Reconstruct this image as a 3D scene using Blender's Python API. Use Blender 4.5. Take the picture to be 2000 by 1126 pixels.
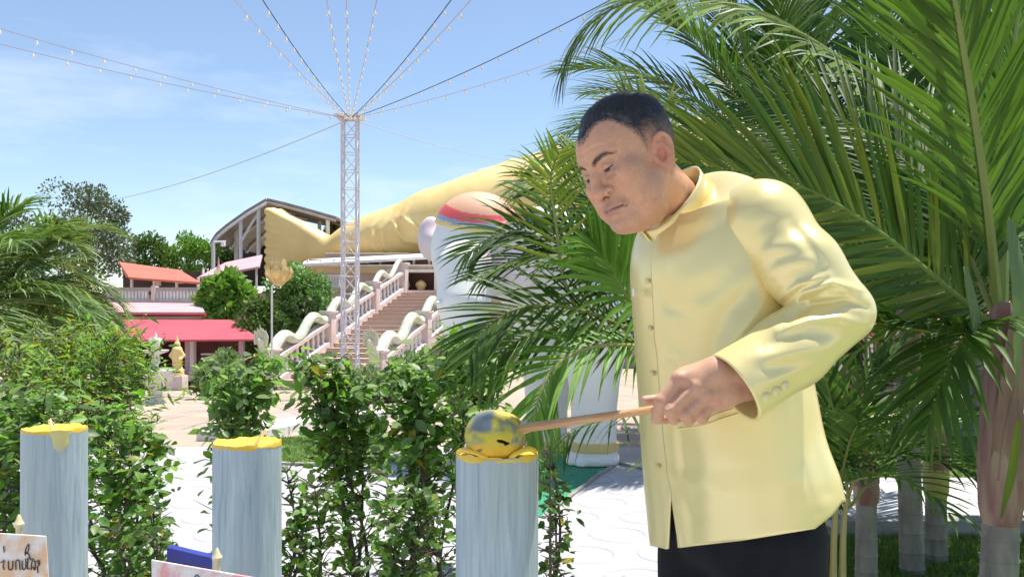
import bpy, bmesh, math, random
import numpy as np
from mathutils import Vector, Matrix, noise as mnoise

for o in list(bpy.data.objects): bpy.data.objects.remove(o)
SC = bpy.context.scene
COL = SC.collection
R = math.radians

# ------------------------------------------------------------------ camera, sky, sun, exposure
F, HZ, CH = 1700.0, 610.0, 1.30            # focal length and horizon row in photo pixels, eye height in metres
cam = bpy.data.cameras.new('camera'); camo = bpy.data.objects.new('camera', cam); COL.objects.link(camo)
camo.location = (0, 0, CH); camo.rotation_euler = (R(90), 0, 0)
cam.sensor_width = 36; cam.lens = 36 * F / 2000; cam.shift_y = (HZ - 563) / 2000
cam.clip_start = 0.05; cam.clip_end = 2000
SC.camera = camo
SUN_EL, SUN_AZ = 72.0, 56.0                # azimuth measured clockwise from +Y (view direction) towards +X
w = bpy.data.worlds.new('World'); SC.world = w; w.use_nodes = True
wn, wl = w.node_tree.nodes, w.node_tree.links
bg = wn['Background']; bg.inputs['Strength'].default_value = 0.104
sky = wn.new('ShaderNodeTexSky'); sky.sky_type = 'NISHITA'; sky.sun_disc = False
sky.sun_elevation = R(SUN_EL); sky.sun_rotation = R(SUN_AZ)
sky.air_density = 1.0; sky.dust_density = 0.0; sky.ozone_density = 3.0; sky.altitude = 50
tc = wn.new('ShaderNodeTexCoord'); mp = wn.new('ShaderNodeMapping'); mp.inputs['Scale'].default_value = (1.2, 1.2, 5.0)
nz = wn.new('ShaderNodeTexNoise'); nz.inputs['Scale'].default_value = 2.2; nz.inputs['Detail'].default_value = 6; nz.inputs['Roughness'].default_value = .62
cr = wn.new('ShaderNodeValToRGB'); cr.color_ramp.elements[0].color = (.06, .06, .06, 1); cr.color_ramp.elements[0].position = .50; cr.color_ramp.elements[1].position = .82
cr.color_ramp.elements[1].color = (.42, .42, .42, 1)
mx = wn.new('ShaderNodeMixRGB'); mx.inputs[2].default_value = (8.0, 8.3, 8.6, 1)
wl.new(tc.outputs['Generated'], mp.inputs['Vector']); wl.new(mp.outputs[0], nz.inputs['Vector'])
wl.new(nz.outputs['Fac'], cr.inputs[0]); wl.new(cr.outputs[0], mx.inputs[0]); wl.new(sky.outputs[0], mx.inputs[1])
wl.new(mx.outputs[0], bg.inputs['Color'])
sl = bpy.data.lights.new('sun', 'SUN'); sl.energy = 4.6; sl.angle = R(0.55); sl.color = (1.0, .95, .86)
so = bpy.data.objects.new('sun', sl); COL.objects.link(so)
_el, _az = R(SUN_EL), R(SUN_AZ)
SUND = Vector((math.sin(_az) * math.cos(_el), math.cos(_az) * math.cos(_el), math.sin(_el)))
so.rotation_euler = SUND.to_track_quat('Z', 'Y').to_euler()
vs = SC.view_settings; vs.view_transform = 'Standard'; vs.look = 'None'; vs.exposure = 0.72; vs.gamma = 1; vs.use_curve_mapping = False
SC.render.engine = 'CYCLES'
SC.cycles.max_bounces = 6; SC.cycles.transparent_max_bounces = 8
SC.cycles.use_denoising = True

def P(px, py, Y):
    """world point seen at photo pixel (px, py) at distance Y"""
    return Vector(((px - 1000) * Y / F, Y, CH + (HZ - py) * Y / F))

# ------------------------------------------------------------------ materials
def mat(name, col, rough=.6, col2=None, scale=8.0, amount=1.0, bump=0.0, bscale=40.0, metal=0.0, spec=.5, sub=0.0, sheen=0.0,
        stretch=(1, 1, 1), attr=None, translucent=0.0, detail=4, coat=0.0, bdist=.01, lo=.35, hi=.65, tcol=None):
    m = bpy.data.materials.new(name); m.use_nodes = True
    n, l = m.node_tree.nodes, m.node_tree.links
    b = n['Principled BSDF']
    b.inputs['Roughness'].default_value = rough; b.inputs['Metallic'].default_value = metal
    b.inputs['Specular IOR Level'].default_value = spec
    if coat: b.inputs['Coat Weight'].default_value = coat; b.inputs['Coat Roughness'].default_value = .2
    if sheen: b.inputs['Sheen Weight'].default_value = sheen; b.inputs['Sheen Roughness'].default_value = .4
    if sub:
        b.inputs['Subsurface Weight'].default_value = sub; b.inputs['Subsurface Radius'].default_value = (1.0, .35, .2)
        b.inputs['Subsurface Scale'].default_value = .008
    co = n.new('ShaderNodeTexCoord'); mp_ = n.new('ShaderNodeMapping'); mp_.inputs['Scale'].default_value = stretch
    l.new(co.outputs['Object'], mp_.inputs['Vector'])
    src = None
    if attr:
        a = n.new('ShaderNodeAttribute'); a.attribute_name = attr; src = a.outputs['Color']
    if col2 is not None or attr:
        t = n.new('ShaderNodeTexNoise'); t.inputs['Scale'].default_value = scale; t.inputs['Detail'].default_value = detail
        l.new(mp_.outputs[0], t.inputs['Vector'])
        ramp = n.new('ShaderNodeMapRange'); ramp.inputs['From Min'].default_value = lo; ramp.inputs['From Max'].default_value = hi
        ramp.inputs['To Max'].default_value = amount
        l.new(t.outputs['Fac'], ramp.inputs['Value'])
        mix = n.new('ShaderNodeMixRGB'); l.new(ramp.outputs[0], mix.inputs[0])
        if src is not None:
            l.new(src, mix.inputs[1])
            if col2 is None:
                mix.blend_type = 'MULTIPLY'; mix.inputs[2].default_value = (.75, .75, .75, 1)
            else:
                mix.blend_type = 'MULTIPLY'; mix.inputs[2].default_value = (*col2, 1)
        else:
            mix.inputs[1].default_value = (*col, 1); mix.inputs[2].default_value = (*col2, 1)
        csock = mix.outputs[0]
        l.new(csock, b.inputs['Base Color'])
    else:
        b.inputs['Base Color'].default_value = (*col, 1); csock = None
    if bump:
        t2 = n.new('ShaderNodeTexNoise'); t2.inputs['Scale'].default_value = bscale; t2.inputs['Detail'].default_value = 5
        l.new(mp_.outputs[0], t2.inputs['Vector'])
        bp = n.new('ShaderNodeBump'); bp.inputs['Strength'].default_value = bump; bp.inputs['Distance'].default_value = bdist
        l.new(t2.outputs['Fac'], bp.inputs['Height']); l.new(bp.outputs[0], b.inputs['Normal'])
    if translucent:
        tr = n.new('ShaderNodeBsdfTranslucent'); ms = n.new('ShaderNodeMixShader'); ms.inputs[0].default_value = translucent
        if csock is not None:
            tm = n.new('ShaderNodeMixRGB'); tm.blend_type = 'MULTIPLY'; tm.inputs[0].default_value = 1
            tm.inputs[2].default_value = (*(tcol or (1.0, 1.15, .45)), 1); l.new(csock, tm.inputs[1]); l.new(tm.outputs[0], tr.inputs['Color'])
        else: tr.inputs['Color'].default_value = (*col, 1)
        l.new(b.outputs[0], ms.inputs[1]); l.new(tr.outputs[0], ms.inputs[2])
        l.new(ms.outputs[0], n['Material Output'].inputs['Surface'])
    return m

# ------------------------------------------------------------------ object helpers
def tag(o, label=None, cat=None, group=None, kind=None):
    if label: o['label'] = label
    if cat: o['category'] = cat
    if group: o['group'] = group
    if kind: o['kind'] = kind
    return o
def empty(name, loc=(0, 0, 0), label=None, cat=None, group=None, rz=0.0):
    o = bpy.data.objects.new(name, None); COL.objects.link(o); o.location = loc; o.rotation_euler = (0, 0, rz)
    o.empty_display_size = .1
    return tag(o, label, cat, group)
def link(name, me, parent=None, loc=None):
    o = bpy.data.objects.new(name, me); COL.objects.link(o)
    if parent is not None: o.parent = parent
    if loc is not None: o.location = loc
    return o
def wpos(o):
    v = Vector(o.location)
    p = o.parent
    while p is not None: v = v + Vector(p.location); p = p.parent
    return v

class MB:
    """collects shapes; build() links them as one mesh object"""
    def __init__(s): s.v = []; s.f = []; s.c = []; s.col = None
    def add(s, vs, fs, col=None):
        k = len(s.v); s.v += [tuple(v) for v in vs]; s.f += [tuple(i + k for i in f) for f in fs]
        if col is not None or s.col is not None or s.c:
            c = col if col is not None else (s.col or (1, 1, 1))
            while len(s.c) < k: s.c.append((1, 1, 1))
            s.c += [c] * len(vs) if not isinstance(c, list) else c
    def box(s, c, d, rot=None, bevel=0.0, col=None):
        x, y, z = d[0] / 2, d[1] / 2, d[2] / 2
        vs = [Vector((sx * x, sy * y, sz * z)) for sx in (-1, 1) for sy in (-1, 1) for sz in (-1, 1)]
        fs = [(0, 1, 3, 2), (4, 6, 7, 5), (0, 4, 5, 1), (2, 3, 7, 6), (0, 2, 6, 4), (1, 5, 7, 3)]
        if bevel:
            bm = bmesh.new(); bv = [bm.verts.new(v) for v in vs]
            for f in fs: bm.faces.new([bv[i] for i in f])
            bmesh.ops.bevel(bm, geom=bm.edges[:], offset=bevel, segments=2, affect='EDGES', profile=.6)
            bm.verts.index_update(); vs = [v.co.copy() for v in bm.verts]; fs = [[v.index for v in f.verts] for f in bm.faces]; bm.free()
        if rot is not None:
            if not isinstance(rot, Matrix): rot = Matrix.Rotation(rot, 3, 'Z')
            vs = [rot @ v for v in vs]
        c = Vector(c); s.add([v + c for v in vs], fs, col)
    def tube(s, pts, r, n=8, caps=True, col=None, flat=1.0):
        pts = [Vector(p) for p in pts]
        rs = r if isinstance(r, (list, tuple)) else [r] * len(pts)
        vs, fs = [], []
        ref = None
        for i, p in enumerate(pts):
            t = (pts[min(i + 1, len(pts) - 1)] - pts[max(i - 1, 0)])
            t = t.normalized() if t.length > 1e-9 else Vector((0, 0, 1))
            if ref is None: ref = Vector((0, 0, 1)) if abs(t.z) < .9 else Vector((1, 0, 0))
            u = t.cross(ref)
            if u.length < 1e-6: u = t.orthogonal()
            u.normalize(); v = u.cross(t).normalized(); ref = v
            for k in range(n):
                a = 2 * math.pi * k / n
                vs.append(p + (u * math.cos(a) + v * math.sin(a) * flat) * rs[i])
        for i in range(len(pts) - 1):
            for k in range(n):
                a, b = i * n + k, i * n + (k + 1) % n
                fs.append((a, b, b + n, a + n))
        if caps:
            fs.append(tuple(range(n - 1, -1, -1))); fs.append(tuple((len(pts) - 1) * n + k for k in range(n)))
        s.add(vs, fs, col)
    def lathe(s, prof, c=(0, 0, 0), n=20, col=None, axis=None):
        c = Vector(c); vs, fs = [], []
        for r, z in prof:
            for k in range(n):
                a = 2 * math.pi * k / n; vs.append(Vector((r * math.cos(a), r * math.sin(a), z)))
        if axis is not None:
            q = Vector((0, 0, 1)).rotation_difference(Vector(axis)).to_matrix(); vs = [q @ v for v in vs]
        for i in range(len(prof) - 1):
            for k in range(n):
                a, b = i * n + k, i * n + (k + 1) % n
                fs.append((a, b, b + n, a + n))
        fs.append(tuple(range(n - 1, -1, -1))); fs.append(tuple((len(prof) - 1) * n + k for k in range(n)))
        s.add([v + c for v in vs], fs, col)
    def quad(s, a, b, c, d, col=None): s.add([a, b, c, d], [(0, 1, 2, 3)], col)
    def slab(s, a, b, c, d, t, col=None):
        """quad with thickness t along its normal (downwards/backwards)"""
        a, b, c, d = map(Vector, (a, b, c, d)); n = (b - a).cross(d - a).normalized() * t
        vs = [a, b, c, d, a - n, b - n, c - n, d - n]
        s.add(vs, [(0, 1, 2, 3), (7, 6, 5, 4), (0, 4, 5, 1), (1, 5, 6, 2), (2, 6, 7, 3), (3, 7, 4, 0)], col)
    def mesh(s, name, m=None, smooth=True, angle=35):
        me = bpy.data.meshes.new(name); me.from_pydata(s.v, [], s.f); 
        if s.c:
            while len(s.c) < len(s.v): s.c.append((1, 1, 1))
            a = me.color_attributes.new('tint', 'FLOAT_COLOR', 'POINT')
            arr = np.ones((len(s.v), 4), np.float32); arr[:, :3] = np.array(s.c, np.float32); a.data.foreach_set('color', arr.ravel())
        if smooth:
            me.polygons.foreach_set('use_smooth', [True] * len(me.polygons))
            if angle: me.set_sharp_from_angle(angle=R(angle))
        if m is not None: me.materials.append(m)
        me.update(); return me
    def build(s, name, m, parent=None, smooth=True, angle=35, origin=None):
        """origin: world point that becomes the object's location (top-level only)"""
        if origin is not None:
            o0 = Vector(origin); s.v = [tuple(Vector(v) - o0) for v in s.v]
        elif parent is not None:
            o0 = wpos(parent); s.v = [tuple(Vector(v) - o0) for v in s.v]
        o = link(name, s.mesh(name, m, smooth, angle), parent)
        if origin is not None: o.location = origin
        return o

# ------------------------------------------------------------------ distance fields -> smooth meshes
def smin(a, b, k):
    h = np.clip(.5 + .5 * (b - a) / k, 0, 1); return b * (1 - h) + a * h - k * h * (1 - h)
def smax(a, b, k): return -smin(-a, -b, k)
def s_sph(p, c, r): return np.linalg.norm(p - np.asarray(c, np.float32), axis=1) - r
def s_ell(p, c, r, rot=None):
    q = p - np.asarray(c, np.float32)
    if rot is not None: q = q @ np.asarray(rot, np.float32)
    r = np.asarray(r, np.float32)
    k0 = np.linalg.norm(q / r, axis=1); k1 = np.linalg.norm(q / (r * r), axis=1)
    return k0 * (k0 - 1) / np.maximum(k1, 1e-9)
def s_cap(p, a, b, ra, rb=None):
    a = np.asarray(a, np.float32); b = np.asarray(b, np.float32); rb = ra if rb is None else rb
    d = b - a; h = np.clip(((p - a) @ d) / max(float(d @ d), 1e-12), 0, 1)
    return np.linalg.norm(p - a - h[:, None] * d, axis=1) - (ra + (rb - ra) * h)
def s_chain(p, pts, rs, k=.004):
    d = None
    for i in range(len(pts) - 1):
        e = s_cap(p, pts[i], pts[i + 1], rs[i], rs[i + 1]); d = e if d is None else (smin(d, e, k) if k else np.minimum(d, e))
    return d
def s_box(p, c, h, r=0.0, rot=None):
    q = p - np.asarray(c, np.float32)
    if rot is not None: q = q @ np.asarray(rot, np.float32)
    q = np.abs(q) - (np.asarray(h, np.float32) - r)
    return np.linalg.norm(np.maximum(q, 0), axis=1) + np.minimum(q.max(1), 0) - r

def sdf_mesh(f, lo, hi, h, relax=1):
    """naive surface nets over a sparsely sampled field; returns verts (n,3), quads (m,4)"""
    lo = np.asarray(lo, float); hi = np.asarray(hi, float)
    n = np.maximum(np.ceil((hi - lo) / h).astype(int) + 1, 4)
    B = 6
    nc = np.ceil(n / B).astype(int)
    ci = np.stack(np.meshgrid(*[np.arange(k) for k in nc], indexing='ij'), -1).reshape(-1, 3)
    cc = (lo + (ci + .5) * B * h).astype(np.float32)
    cd = f(cc)
    V = np.repeat(np.repeat(np.repeat(cd.reshape(nc), B, 0), B, 1), B, 2)[:n[0], :n[1], :n[2]].astype(np.float32)
    near = np.abs(cd) < B * h * 1.25 + h
    off = np.stack(np.meshgrid(*[np.arange(B)] * 3, indexing='ij'), -1).reshape(-1, 3)
    idx = (ci[near][:, None, :] * B + off[None]).reshape(-1, 3)
    idx = idx[(idx < n).all(1)]
    for s in range(0, len(idx), 400000):
        q = idx[s:s + 400000]; V[q[:, 0], q[:, 1], q[:, 2]] = f((lo + q * h).astype(np.float32))
    ins = V < 0
    cnt = np.zeros(n - 1, np.int8)
    for dx in (0, 1):
        for dy in (0, 1):
            for dz in (0, 1): cnt += ins[dx:n[0] - 1 + dx, dy:n[1] - 1 + dy, dz:n[2] - 1 + dz]
    act = (cnt > 0) & (cnt < 8)
    cell = np.argwhere(act); vid = -np.ones(n - 1, np.int64); vid[act] = np.arange(len(cell))
    s_ = np.zeros((len(cell), 3)); w_ = np.zeros(len(cell))
    cor = [(a, b, c) for a in (0, 1) for b in (0, 1) for c in (0, 1)]
    for a in range(8):
        for b in range(a + 1, 8):
            if sum(abs(x - y) for x, y in zip(cor[a], cor[b])) != 1: continue
            A = cell + cor[a]; Bb = cell + cor[b]
            va = V[A[:, 0], A[:, 1], A[:, 2]]; vb = V[Bb[:, 0], Bb[:, 1], Bb[:, 2]]
            x = (va < 0) != (vb < 0)
            t = np.where(x, va / np.where(x, va - vb, 1), 0)
            pt = np.array(cor[a]) + t[:, None] * (np.array(cor[b]) - np.array(cor[a]))
            s_ += np.where(x[:, None], pt, 0); w_ += x
    vert = lo + (cell + s_ / np.maximum(w_, 1)[:, None]) * h
    faces = []
    for ax in range(3):
        o1, o2 = [k for k in range(3) if k != ax]
        e = np.zeros(3, int); e[ax] = 1
        sl0 = [slice(1, n[k] - 1) for k in range(3)]; sl1 = list(sl0)
        sl0[ax] = slice(0, n[ax] - 1); sl1[ax] = slice(1, n[ax])
        x0 = ins[tuple(sl0)]; x1 = ins[tuple(sl1)]
        q = np.argwhere(x0 != x1)
        base = q + np.array([0 if k == ax else 1 for k in range(3)])
        d1 = np.zeros(3, int); d1[o1] = 1; d2 = np.zeros(3, int); d2[o2] = 1
        def g(v): return vid[v[:, 0], v[:, 1], v[:, 2]]
        a, b, c, d = g(base - d1 - d2), g(base - d2), g(base), g(base - d1)
        fwd = x0[tuple(q.T)]
        if ax == 1: fwd = ~fwd
        fq = np.where(fwd[:, None], np.stack([a, b, c, d], 1), np.stack([d, c, b, a], 1))
        faces.append(fq)
    fq = np.concatenate(faces); fq = fq[(fq >= 0).all(1)]
    return vert, fq
def np_mesh(name, v, f, m=None, cols=None, smooth=True):
    me = bpy.data.meshes.new(name); me.vertices.add(len(v)); me.vertices.foreach_set('co', np.asarray(v, np.float32).ravel())
    k = f.shape[1]
    me.loops.add(f.size); me.loops.foreach_set('vertex_index', f.ravel().astype(np.int32))
    me.polygons.add(len(f)); me.polygons.foreach_set('loop_start', (np.arange(len(f)) * k).astype(np.int32))
    me.update(calc_edges=True)
    if smooth: me.polygons.foreach_set('use_smooth', np.ones(len(f), bool))
    if cols is not None:
        a = me.color_attributes.new('tint', 'FLOAT_COLOR', 'POINT'); arr = np.ones((len(v), 4), np.float32); arr[:, :3] = cols
        a.data.foreach_set('color', arr.ravel())
    if m is not None: me.materials.append(m)
    me.validate(); return me
def ss(a, b, x):
    t = np.clip((x - a) / (b - a), 0, 1); return t * t * (3 - 2 * t)
def lerp(a, b, t): return a + (b - a) * t
def interp(xs, ys, x): return np.interp(x, xs, ys)
def spline(pts, n):
    """Catmull-Rom through points, n samples"""
    p = [Vector(q) for q in pts]; p = [p[0] * 2 - p[1]] + p + [p[-1] * 2 - p[-2]]
    out = []; m = len(p) - 3
    for i in range(n):
        t = i / (n - 1) * m; k = min(int(t), m - 1); t -= k
        a, b, c, d = p[k:k + 4]
        out.append(.5 * (2 * b + (c - a) * t + (2 * a - 5 * b + 4 * c - d) * t * t + (3 * b - 3 * c + d - a) * t ** 3))
    return out
# ================================================================== ground
def tz(Y):
    if Y < 8.5: return 0.0
    if Y < 27: return -.0595 * (Y - 8.5)
    if Y < 38: return -1.10
    if Y < 50: return -1.10 + 3.2 * (Y - 38) / 12
    return 2.1
def G(px, py, lift=0.0):
    """point of the terrain seen at a photo pixel"""
    Y = 6.0
    for _ in range(60): Y = Y * .6 + .4 * (CH - tz(Y)) * F / (py - HZ)
    return Vector(((px - 1000) * Y / F, Y, tz(Y) + lift))
M_yard = mat('tan_yard', (.46, .36, .28), .85, (.36, .28, .22), 1.2, bump=.3, bscale=30)
ys = [-6, 0, 2, 4, 5, 6, 7, 8, 8.5, 9, 10, 11.5, 13, 15, 17, 19, 21, 23, 25, 27, 30, 34, 38, 41, 44, 47, 50, 60, 80, 120, 300, 900]
xs = [-600, -200, -80, -40, -24, -16, -12, -9, -6, -4, -2, 0, 2, 4, 6, 9, 12, 16, 24, 40, 80, 200, 600]
mb = MB(); mb.v = [(x, y, tz(y)) for y in ys for x in xs]; n = len(xs)
mb.f = [(j * n + i, j * n + i + 1, (j + 1) * n + i + 1, (j + 1) * n + i) for j in range(len(ys) - 1) for i in range(n - 1)]
ground = mb.build('ground', M_yard); tag(ground, kind='structure')
def sheet(name, pts, m, lift, thick=.0, label=None, sub=6):
    """polygon laid on the terrain, subdivided so that it follows the slope"""
    bm = bmesh.new(); vs_ = [bm.verts.new((p[0], p[1], 0)) for p in pts]; bm.faces.new(vs_)
    bmesh.ops.triangulate(bm, faces=bm.faces[:])
    for _ in range(sub):
        e = [e for e in bm.edges if e.calc_length() > 1.2]
        if not e: break
        bmesh.ops.subdivide_edges(bm, edges=e, cuts=1); bmesh.ops.triangulate(bm, faces=bm.faces[:])
    for v in bm.verts: v.co.z = tz(v.co.y) + lift
    bmesh.ops.recalc_face_normals(bm, faces=bm.faces[:])
    if thick:
        r = bmesh.ops.extrude_face_region(bm, geom=bm.faces[:])
        for v in [g for g in r['geom'] if isinstance(g, bmesh.types.BMVert)]: v.co.z += thick
        bmesh.ops.recalc_face_normals(bm, faces=bm.faces[:])
    me = bpy.data.meshes.new(name); bm.to_mesh(me); bm.free(); me.materials.append(m)
    o = link(name, me); tag(o, kind='structure'); return o
M_conc = mat('pale_concrete', (.47, .46, .49), .75, (.41, .40, .425), 2.6, bump=.25, bscale=60, detail=8)
M_conc2 = mat('stamped_concrete', (.425, .415, .44), .75, (.38, .37, .395), 9, bump=.25, bscale=60)
pav = sheet('pavement', [(-10, -2), (1.35, -2), (1.35, 5.3), (1.9, 6.7), (1.9, 8.4), (-10, 8.4)], M_conc, .004)
# round stamped rings in the pavement
mb = MB(); NR = 28; prof = [(.150, 0), (.156, .004), (.166, .005), (.172, .004), (.178, 0)]
ring = []; vs_, fs_ = [], []
for r_, z_ in prof:
    for k in range(NR): a = 2 * math.pi * k / NR; vs_.append((r_ * math.cos(a), r_ * math.sin(a), z_))
for i in range(len(prof) - 1):
    for k in range(NR): fs_.append((i * NR + k, i * NR + (k + 1) % NR, (i + 1) * NR + (k + 1) % NR, (i + 1) * NR + k))
mb.add(vs_, fs_); ring_me = mb.mesh('stamped_ring', M_conc2)
for j in range(10):
    for i in range(9):
        x = -2.6 + i * .46 + (.23 if j % 2 else 0); y = 4.25 + j * .42
        if x > 1.2 or (y > 6.9 and x > .6): continue
        link('stamped_ring', ring_me, pav, (x, y, .0045))
# lawns
M_lawn = mat('lawn', (.115, .20, .045), .9, (.17, .25, .07), 3.0, bump=.6, bscale=90, detail=8)
M_turf = mat('green_turf', (.035, .24, .125), .9, (.05, .30, .165), 30, bump=.5, bscale=200)
lawn = sheet('lawn', [(1.35, -2), (12, -2), (12, 5.02), (1.35, 5.02)], M_lawn, .006)
lawn2 = sheet('lawn', [(1.9, 6.72), (14, 6.72), (14, 12.5), (3.0, 12.5), (1.9, 8.4)], M_lawn, .007)
g = lambda px, py: tuple(G(px, py))[:2]
lawn3 = sheet('lawn', [g(495, 872), g(520, 864), g(645, 838), g(700, 842), g(790, 852), g(835, 872), g(760, 892), g(660, 908), g(560, 906), g(500, 898)], M_lawn, .010)
turf = sheet('lawn', [g(1206, 907), g(1168, 929), g(1132, 957), g(1096, 984), g(1062, 1012), g(1030, 1008), g(1040, 950), g(1052, 905), g(1100, 885), g(1185, 888)], M_turf, .010)
M_path = mat('pink_path', (.60, .36, .33), .8, (.52, .32, .30), 4)
sheet('path', [g(440, 838), g(520, 828), g(645, 803), g(760, 800), g(760, 790), g(640, 792), g(520, 812), g(430, 825)], M_path, .010)
M_kerb = mat('white_kerb', (.74, .73, .72), .7, (.60, .59, .58), 6)
def kerb(pts, wdt, hgt, m=M_kerb):
    mb = MB()
    for a, b in zip(pts[:-1], pts[1:]):
        a, b = Vector(a), Vector(b); d = b - a; d.z = 0; nrm = Vector((-d.y, d.x, 0)).normalized() * wdt / 2
        t = Vector((0, 0, hgt)); z0 = Vector((0, 0, -.05))
        v = [a - nrm + z0, a + nrm + z0, b + nrm + z0, b - nrm + z0, a - nrm + t, a + nrm + t, b + nrm + t, b - nrm + t]
        mb.add(v, [(3, 2, 1, 0), (4, 5, 6, 7), (0, 1, 5, 4), (1, 2, 6, 5), (2, 3, 7, 6), (3, 0, 4, 7)])
    o = mb.build('kerb', m, smooth=False); tag(o, kind='structure'); return o
kerb([G(430, 862), G(520, 848), G(645, 822), G(760, 812)], .55, .10)
M_kerb2 = mat('grey_kerb', (.36, .34, .32), .85, (.25, .24, .22), 12, bump=.4, bscale=50)
kerb([(1.9, 5.09, 0), (12, 5.09, 0)], .15, .10, M_kerb2)
kerb([G(500, 900), G(560, 909), G(660, 910), G(760, 894), G(838, 873)], .05, .03, M_kerb2)
kerb([G(1262, 919), G(1208, 906), G(1168, 930), G(1132, 958), G(1096, 985), G(1062, 1013)], .03, .022, M_kerb2)
# paved path with single tiles
M_tile = [mat('paver_pale', (.62, .60, .58), .8, (.54, .52, .51), 14), mat('paver_rose', (.56, .50, .48), .8, (.48, .43, .42), 14), mat('paver_grey', (.50, .49, .49), .8, (.42, .41, .42), 14)]
M_bed = mat('sand_bed', (.30, .27, .24), .95)
bed = sheet('path', [(1.9, 5.17), (12, 5.17), (12, 6.72), (1.9, 6.72)], M_bed, .005)
rnd = random.Random(5)
tm = []
for m in M_tile:
    mb = MB(); mb.box((0, 0, .012), (.292, .146, .024), bevel=.004); tm.append(mb.mesh('paving_tile', m, False))
for j in range(10):
    for i in range(17):
        o = link('paving_tile', tm[rnd.choice((0, 0, 1, 2))], bed, (2.06 + i * .30 + (.15 if j % 2 else 0), 5.25 + j * .153, .006 + rnd.uniform(0, .003)))
# grass blades on the near lawns
M_blade = mat('grass_blade', (.10, .22, .04), .7, attr='tint', amount=.4, scale=20, translucent=.3)
def blades(name, x0, x1, y0, y1, n, h, parent_label):
    r = np.random.default_rng(int(y0 * 10)); v = np.zeros((n, 3, 3)); x = r.uniform(x0, x1, n); y = r.uniform(y0, y1, n)
    a = r.uniform(0, 6.28, n); hh = h * r.uniform(.5, 1.2, n); wd = .0035 + .002 * r.random(n)
    z = np.array([tz(t) for t in y]) + .008
    v[:, 0] = np.stack([x - np.cos(a) * wd, y - np.sin(a) * wd, z], 1); v[:, 1] = np.stack([x + np.cos(a) * wd, y + np.sin(a) * wd, z], 1)
    v[:, 2] = np.stack([x + r.normal(0, h * .5, n), y + r.normal(0, h * .5, n), z + hh], 1)
    c = np.repeat(np.stack([r.uniform(.09, .24, n), r.uniform(.18, .33, n), r.uniform(.03, .08, n)], 1), 3, 0)
    o = link(name, np_mesh(name, v.reshape(-1, 3), np.arange(n * 3).reshape(n, 3), M_blade, c)); tag(o, parent_label, 'grass', kind='stuff')
blades('grass', 1.4, 4.2, 4.0, 5.0, 26000, .035, 'short green grass in front of the grey paved path')
blades('grass', 2.0, 6.5, 6.75, 9.5, 26000, .035, 'short green grass behind the grey paved path')
blades('grass', -2.6, -.9, 7.4, 9.3, 12000, .03, 'short green grass in the small lawn behind the shrubs')
# ================================================================== temple hill: reclining statue, roofs, stairs
M_white = mat('white_paint', (.78, .77, .76), .6, (.66, .64, .63), 3)
M_rosew = mat('pinkish_plaster', (.70, .58, .55), .75, (.60, .49, .46), 2.5)
M_tan = mat('tan_plaster', (.58, .42, .30), .8, (.50, .36, .26), 1.5)
M_gold = mat('gold_paint', (.82, .63, .28), .48, (.74, .54, .21), .8, spec=.5)
M_dark = mat('interior_shade_paint', (.035, .028, .026), .9)  # near-black colour that stands for the shade inside openings
M_pinkr = mat('pink_roof_sheet', (.50, .085, .115), .6, (.44, .07, .10), 1.0)
M_palep = mat('pale_pink_roof', (.60, .38, .39), .6, (.54, .33, .34), 1.0)
M_orange = mat('orange_roof_sheet', (.54, .15, .09), .6, (.48, .12, .075), 1.2)
M_mar = mat('maroon_trim', (.36, .05, .06), .55)
M_steel = mat('white_steel', (.72, .72, .74), .45, (.6, .6, .63), 8)
M_grey = mat('grey_roof_sheet', (.27, .245, .235), .6, (.21, .19, .185), 2)

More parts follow.
